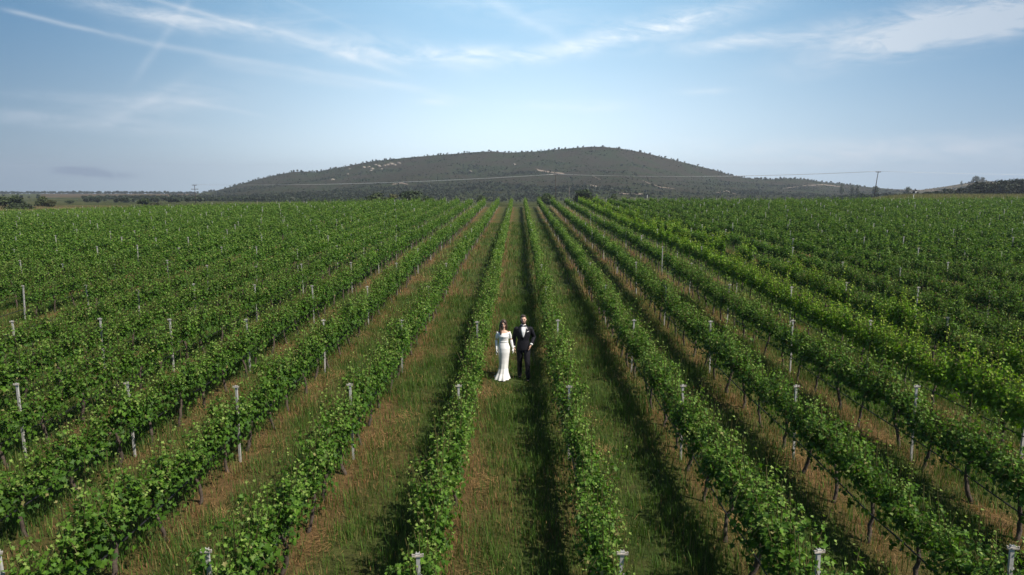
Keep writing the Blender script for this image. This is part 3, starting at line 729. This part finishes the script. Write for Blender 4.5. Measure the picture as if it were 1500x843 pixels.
for i in range(200): px = rg.uniform(120, 300); sp.append((px, rg.uniform(330, 600), rg.uniform(5, 9), rg.uniform(2.5, 4.2)))
for i in range(60): sp.append((rg.uniform(-300, 60), rg.uniform(400, 900), rg.uniform(5, 9), rg.uniform(3, 5)))
for i in range(480): px = rg.uniform(290, 660); sp.append((px, rg.uniform(400, 600)+max(0, (px-600)*.2), rg.uniform(3.5, 7), rg.uniform(2.2, 4)*(1 if px < 560 else .7)))
for i in range(60): sp.append((rg.uniform(760, 1120), rg.uniform(400, 520), rg.uniform(3, 6), rg.uniform(1.2, 2.4)))
for i in range(300): px = rg.uniform(1190, 1500); sp.append((px, rg.uniform(360, 620), rg.uniform(5, 9), rg.uniform(3.2, 6)*(1.15 if 1225 < px < 1260 else 1)))
for i in range(40): sp.append((rg.uniform(1080, 1200), rg.uniform(380, 560), rg.uniform(4, 8), rg.uniform(2, 4.5)))
blobs('distant_woodland', sp, 'dark green woodland and hedges on the lowland round the foot of the hill', (.036, .050, .027), 70, 6)

# rocks on the shoulder of the hill
M_ROCK = mat_simple('pale_rock', (.22, .19, .155), .95, var=.3, scale=.5, bump=.5)
rk = [(536, 247, 5), (543, 246, 4), (548, 249, 4.5), (553, 243, 4), (558, 245, 5), (562, 249, 3.5), (566, 244, 4), (571, 243, 4.5), (576, 242, 6), (581, 243, 4), (587, 241, 5), (546, 251.5, 3.5), (515, 249, 3.5), (490, 264, 4), (753, 242.5, 4), (690, 252, 3.5), (512, 256, 3)]
where = ['leftmost of the cluster', 'second from left in the cluster', 'lower left of the cluster', 'upper left of the cluster middle', 'largest left of centre', 'lowest in the middle of the cluster', 'in the middle of the cluster', 'right of the middle of the cluster', 'largest of the right half of the cluster', 'second from right in the cluster', 'rightmost of the cluster', 'lowest of the cluster', 'alone left of the cluster', 'alone on the lower left slope', 'alone near the middle of the ridge', 'alone on the slope right of the cluster', 'alone below the left end of the cluster']
for i, (px, py, s_) in enumerate(rk):
    d = hill_at(px, py, 440); x, y, z = hill_point(px, d); mb = MB(); rr = np.random.default_rng(i)
    bm = bmesh.new(); bmesh.ops.create_icosphere(bm, subdivisions=2, radius=1)
    for v in bm.verts:
        k = 1+.28*math.sin(v.co.x*4+i)*math.cos(v.co.y*5+i*2)+.12*rr.normal(); v.co = Vector((v.co.x*s_*.55*k, v.co.y*s_*.5*k, v.co.z*s_*.42*k))
    me = bpy.data.meshes.new('rock'); bm.to_mesh(me); bm.free(); me.materials.append(M_ROCK)
    o = link('rock', me, None, (x, y, z+.2)); tag(o, 'pale rock outcrop on the hillside, '+where[i], 'rock', 'pale rocks on the hillside')

# ------------------------------------------------------------------ power line
M_WOOD = mat_simple('pole_wood', (.05, .036, .03), .85, var=.3, scale=6)
M_INS = mat_simple('insulator', (.25, .2, .18), .4)
M_WIRE = mat_simple('bare_wire', (.55, .55, .56), .4, .3)
def upole(px, d, top_y, lean, two, label):
    x, y, z = hill_point(px, d); H = CAM_H-d*(top_y-262)/1000-z
    mb = MB(); mb.tube([(0, 0, -.5), (lean*H*.5, 0, H*.5), (lean*H, 0, H)], [.15, .13, .105], 10)
    o = link('utility_pole', mb.mesh('utility_pole', [M_WOOD]), None, (x, y, z)); tag(o, label, 'utility pole', 'wooden poles of the power line')
    tips = []
    def arm(zz, half):
        a = MB(); a.box((lean*zz, -.14, zz), (half*2, .13, .19)); ao = link('crossarm', a.mesh('crossarm', [M_WOOD], False), o)
        for k in (-1, 0, 1) if not two else (-1, -.5, .5, 1):
            q_ = MB(); q_.rings([(lean*zz+k*half*.92, -.14, zz+.06, .04, .04), (lean*zz+k*half*.92, -.14, zz+.12, .085, .085), (lean*zz+k*half*.92, -.14, zz+.2, .07, .07), (lean*zz+k*half*.92, -.14, zz+.28, .03, .03)], 8)
            link('insulator', q_.mesh('insulator', [M_INS]), ao); tips.append(Vector((x+lean*zz+k*half*.92, y-.14, z+zz+.26)))
    arm(H-.15, 1.05 if two else .85)
    if two: arm(H-1.85, 1.6)
    return tips
tl = upole(288, 300, 271, 0, True, 'wooden utility pole with two crossarms left of the hill')
tm = upole(813, 262, 256, 0, False, 'wooden utility pole standing before the middle of the hill')
trr = upole(1273, 232, 252, .085, False, 'leaning wooden utility pole with one crossarm right of the hill')
tail = [Vector((q_.x*2.3, q_.y-30, q_.z-.5)) for q_ in trr[:3]]
def wire(a, b, sag, label, rad=.022):
    pts = [a.lerp(b, t)+Vector((0, 0, -4*sag*t*(1-t))) for t in np.linspace(0, 1, 40)]
    mb = MB(); mb.tube(pts, rad, 5); o = link('power_cable', mb.mesh('power_cable', [M_WIRE])); tag(o, label, 'cable', 'wires of the power line')
nm = ['near', 'middle', 'far']
for i in range(3): wire(tl[i], tm[i], 1.4+.05*i, '%s pale wire strung from the left pole to the middle pole' % ['leftmost', 'central', 'rightmost'][i], .045 if i == 1 else .02)
for i in range(3): wire(tm[i], trr[i], 1.2+.05*i, '%s pale wire strung from the middle pole to the right pole' % ['leftmost', 'central', 'rightmost'][i], .045 if i == 1 else .02)
for i in range(3): wire(trr[i], trr[i]+Vector((170, -20, 0)), 1.5, '%s wire running right from the leaning pole out of the photo' % ['leftmost', 'central', 'rightmost'][i], .012)
# white stake with a bird-like scarer on its tip, and small pale marker posts near the crest
def marker(px, d, top_y, name, label, bird=False, thin=False):
    x = (px-759.5)/1000*d; z = float(field_z(x, d)) if d < 120 else float(hill_z(px, d)); H = CAM_H-d*(top_y-262)/1000-z
    mw = mat_simple('white_paint', (.75, .76, .75), .5) if not thin else mat_simple('weathered_wood', (.26, .2, .18), .8)
    mb = MB(); mb.tube([(0, 0, -.1), (.01, 0, H*.5), (.02, 0, H)], [.03, .028, .025], 8); mb.box((0.02, 0, H+.01), (.08, .07, .12))
    o = link(name, mb.mesh(name, [mw]), None, (x, d, z)); tag(o, label, 'post')
    if bird:
        b_ = MB(); b_.ball((.10, 0, H+.35), (.32, .16, .17), rot=Matrix.Rotation(R(-35), 4, 'Y')); b_.ball((.30, 0, H+.62), (.12, .1, .11)); b_.tube([(-.08, 0, H+.25), (-.42, 0, H+.02)], [.1, .05], 6); b_.tube([(.4, 0, H+.63), (.55, 0, H+.6)], [.04, .008], 5)
        b_.tube([(.02, -.04, H), (.05, -.04, H+.22)], .02, 5)
        bo = link('bird', remesh(b_.mesh('bird', [mat_simple('black_feathers', (.02, .02, .022), .6)]), .03, 3), None, (x, d, z)); tag(bo, 'dark bird perched on the white stake at the far right', 'bird')
        c_ = MB(); c_.ball((.20, -.12, H+.30), (.14, .06, .1), rot=Matrix.Rotation(R(-35), 4, 'Y')); link('white_breast', c_.mesh('white_breast', [mw]), bo)
marker(1330, 112, 284, 'marker_stake', 'thin white stake carrying a dark bird at the right crest', True)
marker(833, 150, 274.5, 'marker_stake', 'thin weathered stake just right of the middle utility pole', thin=True)
marker(378, 112, 294.5, 'marker_stake', 'short pale stake on the crest right of the left utility pole', thin=True)
marker(946, 116, 286, 'marker_stake', 'short white stake on the crest right of the bright vine row')
# ------------------------------------------------------------------ the couple
M_SKIN = mat_simple('skin', (.60, .38, .28), .5, var=.06, spec=.35)
M_SUIT = mat_simple('black_cloth', (.010, .010, .014), .75, var=.2, scale=60, bump=.15, spec=.2)
M_SATIN = mat_simple('black_satin', (.012, .012, .014), .35)
M_WHITE = mat_simple('white_cotton', (.80, .79, .77), .7)
M_GOWN = mat_simple('ivory_satin', (.86, .85, .83), .5, var=.03, scale=8)
M_LACE = mat_simple('white_lace', (.84, .82, .79), .8, var=.09, scale=90, bump=.5)
M_HAIRD = mat_simple('dark_brown_hair', (.045, .024, .014), .5, var=.4, scale=60)
M_HAIRB = mat_simple('brown_beard', (.060, .034, .022), .8, var=.3, scale=80)
M_LIP = mat_simple('lips', (.38, .14, .12), .5)
M_EYE = mat_simple('dark_eye', (.03, .022, .018), .25)
M_SHOE = mat_simple('black_leather', (.012, .011, .011), .2)
def hand(mb, W, D, T, P, s=1.0, curl=.5):
    """W wrist, D towards the fingertips, T thumb side, P palm normal; palm, four fingers, thumb"""
    W, D, T, P = Vector(W), Vector(D).normalized(), Vector(T).normalized(), Vector(P).normalized()
    rot = Matrix((T, D, P)).transposed().to_4x4()
    mb.ball(W+D*.045*s, (.040*s, .055*s, .017*s), rot=rot)
    for i, L in enumerate((.072, .080, .075, .058)):
        o = W+D*.075*s+T*(.028-.0185*i)*s; p1 = o+D*L*.5*s+P*.004*s; p2 = p1+(D*math.cos(curl)+P*math.sin(curl))*L*.32*s; p3 = p2+(D*math.cos(curl*2.1)+P*math.sin(curl*2.1))*L*.28*s
        mb.tube([o-D*.02*s, o, p1, p2, p3], [.009*s, .0092*s, .0085*s, .008*s, .0065*s], 7)
    b = W+D*.02*s+T*.022*s; c = b+(T*.6+D*.7+P*.35).normalized()*.042*s; d = c+(D*.9+P*.4+T*.15).normalized()*.032*s
    mb.tube([b-T*.01*s, b, c, d], [.012*s, .013*s, .010*s, .008*s], 7)
def head(mb, z, s=1.0, fem=False, cx=0.0, cy=0.0):
    w = .92 if fem else 1.0
    mb.ball((cx, cy+.008, z+.022*s), (.077*s*w, .096*s, .098*s)); mb.ball((cx, cy-.018, z-.045*s), (.060*s*w, .072*s, .062*s)); mb.ball((cx, cy-.052*s, z-.088*s), (.026*s*w, .026*s, .022*s))
    mb.ball((cx, cy-.078*s, z+.022*s), (.05*s*w, .018*s, .012*s))
    mb.tube([(cx, cy-.083*s, z+.012*s), (cx, cy-.101*s, z-.018*s), (cx, cy-.105*s, z-.03*s)], [.008*s, .012*s, .013*s], 8)
    mb.ball((cx, cy-.085*s, z-.055*s), (.022*s, .012*s, .010*s))
    for k in (-1, 1): mb.ball((cx+k*.078*s*w, cy+.012, z-.012*s), (.010*s, .020*s, .030*s)); mb.ball((cx+k*.042*s*w, cy-.060*s, z-.022*s), (.022*s, .02*s, .02*s))
def face_parts(root, z, s=1.0, fem=False, cx=0.0, cy=0.0):
    for k in (-1, 1):
        a = MB(); a.ball((cx+k*.031*s, cy-.088*s, z+.006*s), (.0125*s, .006*s, .0065*s), 10, 6); link('eye', a.mesh('eye', [M_EYE]), root)
        a = MB(); a.tube([(cx+k*.015*s, cy-.096*s, z+.024*s), (cx+k*.034*s, cy-.094*s, z+.029*s), (cx+k*.050*s, cy-.080*s, z+.023*s)], .0035*s, 6); link('eyebrow', a.mesh('eyebrow', [M_HAIRD]), root)
    a = MB(); a.ball((cx, cy-.095*s, z-.055*s), (.023*s, .007*s, .008*s if fem else .006*s), 12, 6); link('lips', a.mesh('lips', [M_LIP]), root)

# groom
GR = (.14, 18.62); gz = float(field_z(*GR))
gm = link('person', None, None, (GR[0], GR[1], gz)); tag(gm, 'bearded man in black suit, white shirt and bow tie standing on the grass', 'person', 'bride and groom between the vine rows'); gm.rotation_euler = (0, 0, 0)
hipR, kneeR, ankR = (-.095, .0, .90), (-.10, .02, .50), (-.10, .17, .09)
hipL, kneeL, ankL = (.095, .0, .90), (.115, -.14, .50), (.135, -.19, .09)
shR, elR, wrR = (-.195, .01, 1.455), (-.262, .05, 1.17), (-.262, -.01, .915)
shL, elL, wrL = (.195, .01, 1.455), (.30, .07, 1.19), (.215, -.12, 1.005)
b = MB()
TOR = [(0, .0, .86, .145, .10), (0, 0, .95, .16, .105), (0, 0, 1.08, .145, .095), (0, 0, 1.28, .17, .11), (0, 0, 1.40, .15, .09), (0, .01, 1.46, .10, .06), (0, .01, 1.52, .062, .058), (0, .0, 1.60, .055, .058)]
b.rings(TOR, 20); head(b, 1.705)
for a_, k_, n_ in ((hipR, kneeR, ankR), (hipL, kneeL, ankL)): b.tube([a_, k_, n_, (n_[0], n_[1]-.02, .04)], [.085, .055, .04, .04], 12); b.tube([(n_[0], n_[1]+.05, .045), (n_[0], n_[1]-.17, .03)], [.035, .032], 10)
for a_, e_, w_ in ((shR, elR, wrR), (shL, elL, wrL)): b.tube([(a_[0]*.9, a_[1], a_[2]-.04), e_, w_], [.042, .038, .026], 12)
hand(b, wrR, (.12, -.25, -1), (.2, -1, 0), (1, .1, 0), 1.05, .55)
hand(b, wrL, (-.35, -.25, -.9), (-.3, -1, .2), (-.9, .3, -.2), 1.05, .4)
link('body', remesh(b.mesh('body', [M_SKIN]), .0065, 3), gm)
face_parts(gm, 1.705)
h = MB(); h.ball((0, .022, 1.748), (.082, .094, .088)); h.ball((0, -.03, 1.808), (.06, .055, .026)); h.ball((0, .05, 1.69), (.074, .062, .075)); link('hair', remesh(h.mesh('hair', [M_HAIRD]), .007, 2), gm)
h = MB(); h.ball((0, -.050, 1.612), (.040, .042, .032)); 
for k in (-1, 1): h.tube([(k*.070, .0, 1.68), (k*.066, -.018, 1.65), (k*.050, -.045, 1.622), (k*.02, -.075, 1.61)], [.012, .016, .020, .020], 8)
h.tube([(-.03, -.088, 1.662), (0, -.1, 1.668), (.03, -.088, 1.662)], .007, 6)
link('beard', remesh(h.mesh('beard', [M_HAIRB]), .005, 2), gm)
JK = [(0, .0, .85, .182, .130), (0, 0, .92, .184, .128), (0, 0, 1.02, .178, .122), (0, 0, 1.12, .158, .114), (0, 0, 1.26, .193, .130), (0, 0, 1.38, .208, .128), (0, .005, 1.45, .195, .105), (0, .01, 1.50, .125, .085), (0, .015, 1.545, .078, .068), (0, .018, 1.56, .068, .06)]
j = MB(); j.rings(JK, 28)
for a_, e_, w_ in ((shR, elR, wrR), (shL, elL, wrL)):
    w2 = Vector(e_).lerp(Vector(w_), .88); j.tube([a_, Vector(a_).lerp(Vector(e_), .5), e_, Vector(e_).lerp(Vector(w_), .5), w2], [.066, .066, .058, .053, .046], 14); j.ball((a_[0]*.95, a_[1], a_[2]-.01), (.064, .064, .058))
link('jacket', remesh(j.mesh('jacket', [M_SUIT]), .008, 4), gm)
t = MB(); t.rings([(0, 0, .80, .12, .10), (0, 0, .88, .172, .118), (0, 0, .98, .168, .112)], 24)
for a_, k_, n_ in ((hipR, kneeR, ankR), (hipL, kneeL, ankL)): t.tube([(a_[0], 0, .88), Vector(a_).lerp(Vector(k_), .45), k_, Vector(k_).lerp(Vector(n_), .5), (n_[0], n_[1]-.01, .075)], [.103, .094, .076, .068, .066], 16)
link('trousers', remesh(t.mesh('trousers', [M_SUIT]), .008, 4), gm)
JR = np.array(JK)
def chest(x, z, off=.004):
    rx = np.interp(z, JR[:, 2], JR[:, 3]); ry = np.interp(z, JR[:, 2], JR[:, 4]); cy = np.interp(z, JR[:, 2], JR[:, 1])
    return (x, cy-ry*math.sqrt(max(0, 1-(x/rx)**2))-off, z)
def patch(name, left, right, m, root, off=.004, th=.006, nn=14):
    """cloth lying on the chest between two edge curves x(z); left/right are lists of (x, z)"""
    la, ra = np.array(left), np.array(right); v = []; f = []
    for i in range(nn):
        t_ = i/(nn-1); L = (np.interp(t_, np.linspace(0, 1, len(la)), la[:, 0]), np.interp(t_, np.linspace(0, 1, len(la)), la[:, 1])); R_ = (np.interp(t_, np.linspace(0, 1, len(ra)), ra[:, 0]), np.interp(t_, np.linspace(0, 1, len(ra)), ra[:, 1]))
        for kk in range(5): s_ = kk/4; v.append(chest(L[0]*(1-s_)+R_[0]*s_, L[1]*(1-s_)+R_[1]*s_, off))
    for i in range(nn-1):
        for kk in range(4): f.append((i*5+kk, i*5+kk+1, i*5+kk+6, i*5+kk+5))
    me = bpy.data.meshes.new(name); me.from_pydata(v, [], f); bm = bmesh.new(); bm.from_mesh(me); bmesh.ops.solidify(bm, geom=bm.faces[:], thickness=th); bm.to_mesh(me); bm.free(); me.materials.append(m)
    me.polygons.foreach_set('use_smooth', np.ones(len(me.polygons), bool)); return link(name, me, root)
patch('shirt', [(-.055, 1.545), (-.062, 1.44), (-.045, 1.33), (-.002, 1.215)], [(.055, 1.545), (.062, 1.44), (.045, 1.33), (.002, 1.215)], M_WHITE, gm, .002)
for k in (-1, 1):
    patch('lapel', [(k*.058, 1.548), (k*.064, 1.44), (k*.047, 1.33), (k*.002, 1.20)], [(k*.085, 1.535), (k*.135, 1.42), (k*.095, 1.33), (k*.012, 1.19)], M_SATIN, gm, .007)
    a = MB(); a.tube([(k*.004, chest(0, 1.535)[1]-.012, 1.535), (k*.032, chest(0, 1.535)[1]-.016, 1.538), (k*.062, chest(0, 1.535)[1]-.008, 1.540)], [(.006, .010), (.010, .020), (.008, .028)], 8)
    if k == -1: bow = a
    else:
        bow.tube([(k*.004, chest(0, 1.535)[1]-.012, 1.535), (k*.032, chest(0, 1.535)[1]-.016, 1.538), (k*.062, chest(0, 1.535)[1]-.008, 1.540)], [(.006, .010), (.010, .020), (.008, .028)], 8)
bow.ball((0, chest(0, 1.535)[1]-.014, 1.535), (.012, .012, .013)); link('bow_tie', bow.mesh('bow_tie', [M_SATIN]), gm)
col_ = MB(); col_.rings([(0, .005, 1.52, .070, .070), (0, .0, 1.565, .066, .068)], 20); link('collar', col_.mesh('collar', [M_WHITE]), gm)
patch('pocket_square', [(.095, 1.385), (.092, 1.372)], [(.150, 1.398), (.148, 1.380)], M_WHITE, gm, .010)
for (e_, w_) in ((elR, wrR), (elL, wrL)):
    d_ = (Vector(w_)-Vector(e_)); c0_ = Vector(e_)+d_*.84; c1_ = Vector(e_)+d_*.99; a = MB(); a.tube([c0_, c1_], [.043, .042], 14); link('shirt_cuff', a.mesh('shirt_cuff', [M_WHITE]), gm)
for n_ in (ankR, ankL):
    a = MB(); a.tube([(n_[0], n_[1]+.075, .045), (n_[0], n_[1]+.02, .055), (n_[0], n_[1]-.09, .048), (n_[0]+.004, n_[1]-.19, .030)], [(.032, .035), (.042, .045), (.047, .036), (.030, .020)], 14); a.ball((n_[0], n_[1], .075), (.045, .055, .05))
    link('shoe', remesh(a.mesh('shoe', [M_SHOE]), .007, 2), gm)

# bride
BR = (-.41, 18.55); bz = float(field_z(*BR))
br = link('person', None, None, (BR[0], BR[1], bz)); tag(br, 'woman in white off-shoulder gown and long gloves standing on the grass', 'person', 'bride and groom between the vine rows')
b = MB(); HZ_ = 1.585
b.rings([(0, 0, .55, .12, .09), (0, 0, .88, .15, .11), (0, 0, 1.06, .11, .085), (0, 0, 1.24, .13, .10), (0, 0, 1.32, .145, .085), (0, .005, 1.38, .12, .058), (0, .01, 1.42, .052, .048), (0, .0, 1.50, .044, .046)], 20)
head(b, HZ_, .94, True)
for k in (-1, 1): b.tube([(k*.07, 0, .7), (k*.07, 0, .45), (k*.06, 0, .08)], [.08, .05, .035], 10)
bsR, beR, bwR = (-.158, .0, 1.355), (-.205, .035, 1.10), (-.195, -.035, .865)
bsL, beL, bwL = (.158, .0, 1.355), (.215, .035, 1.11), (.262, -.02, .905)
for a_, e_, w_ in ((bsR, beR, bwR), (bsL, beL, bwL)): b.tube([a_, e_, w_], [.036, .030, .022], 12); b.ball(a_, .036)
link('body', remesh(b.mesh('body', [M_SKIN]), .0065, 3), br); face_parts(br, HZ_, .94, True)
for e_, w_, kk in ((beR, bwR, -1), (beL, bwL, 1)):
    a = MB(); e2 = Vector(e_).lerp(Vector(w_), -.10); a.tube([e2, Vector(e_), Vector(e_).lerp(Vector(w_), .6), w_], [.040, .038, .032, .028], 12)
    hand(a, w_, (kk*.12, -.15, -1), (-kk*.2, -1, 0), (-kk*1, .1, 0), .98, .55 if kk > 0 else .25); link('glove', remesh(a.mesh('glove', [M_WHITE]), .005, 2), br)
def folds(x, y, z, th):
    k = max(0, (.62-z)/.62)**1.4; r_ = 1+k*(.10*math.sin(9*th+.6)+.06*math.sin(5*th+2)); return x*r_, y*r_
gw = MB()
gw.rings([(-.045, -.01, .02, .215, .25), (-.04, -.01, .08, .195, .225), (-.025, -.01, .20, .155, .165), (-.01, -.01, .34, .130, .130), (0, -.005, .48, .133, .125), (.004, 0, .64, .146, .130), (.010, 0, .80, .164, .140), (.012, 0, .92, .166, .136), (0, 0, 1.02, .142, .115), (0, 0, 1.09, .124, .098), (0, 0, 1.16, .132, .104)], 60, True, folds)
gw.tube([(-.14, .02, .10), (-.22, .10, .05), (-.27, .22, .03)], [(.05, .05), (.06, .04), (.02, .02)], 10)
link('gown_skirt', remesh(gw.mesh('gown_skirt', [M_GOWN]), .009, 2), br)
bo = MB(); bo.rings([(0, 0, 1.11, .128, .104), (0, 0, 1.17, .136, .110), (0, -.005, 1.25, .150, .130), (0, 0, 1.31, .156, .112), (0, 0, 1.335, .158, .098)], 32)
for k in (-1, 1): bo.tube([(k*.10, -.03, 1.31), (k*.158, -.005, 1.345), (k*.182, .01, 1.26), (k*.19, .02, 1.18)], [.042, .047, .045, .040], 12)
link('gown_bodice', remesh(bo.mesh('gown_bodice', [M_LACE]), .008, 3), br)
be = MB(); be.rings([(0, 0, 1.075, .128, .103), (0, 0, 1.115, .131, .106)], 30); link('belt', be.mesh('belt', [M_GOWN]), br)
h = MB(); h.ball((0, .022, HZ_+.037), (.088, .096, .094)); h.ball((0, .055, HZ_-.05), (.078, .055, .10))
for i in range(9):
    x0 = -.055-.003*i; h.tube([(x0, -.02+.012*i, HZ_+.05), (x0-.022, -.035+.012*i, HZ_-.06), (x0-.03+.006*math.sin(i), -.055+.012*i, HZ_-.17), (x0-.018+.012*math.sin(i*2), -.085+.016*i, HZ_-.26), (x0+.004+.012*math.sin(i*3), -.09+.02*i, HZ_-.33)], [.024, .028, .030, .025, .008], 7)
for i in range(6):
    x0 = .058+.002*i; h.tube([(x0, -.01+.014*i, HZ_+.05), (x0+.012, -.02+.016*i, HZ_-.05), (x0+.012, .0+.014*i, HZ_-.15), (x0-.0, .02+.012*i, HZ_-.20)], [.022, .026, .024, .010], 7)
for k in (-1, 1): h.tube([(k*.004, -.068, HZ_+.105), (k*.045, -.078, HZ_+.068), (k*.068, -.052, HZ_+.0)], [.012, .017, .016], 7)
link('hair', remesh(h.mesh('hair', [M_HAIRD]), .006, 1), br)
# small corsage of pale blossoms pinned on the bride's shoulder

#HAZE
hz_v = [(x, y, z) for x in (-4700, 4800) for y in (-60, 3060) for z in (-72, 66)]
me = bpy.data.meshes.new('haze'); me.from_pydata(hz_v, [], [(0, 1, 3, 2), (4, 6, 7, 5), (0, 4, 5, 1), (2, 3, 7, 6), (0, 2, 6, 4), (1, 5, 7, 3)]); me.update()
hm, q = mat_new('haze'); pv_ = q.n('ShaderNodeVolumePrincipled'); pv_.inputs['Density'].default_value = .00022; pv_.inputs['Color'].default_value = (.80, .88, 1, 1); pv_.inputs['Anisotropy'].default_value = .2
ho = q.n('ShaderNodeOutputMaterial'); q.t.links.new(pv_.outputs[0], ho.inputs['Volume']); me.materials.append(hm)
o = link('haze', me); tag(o, 'thin blue haze over the distant hill', 'haze', kind='stuff')
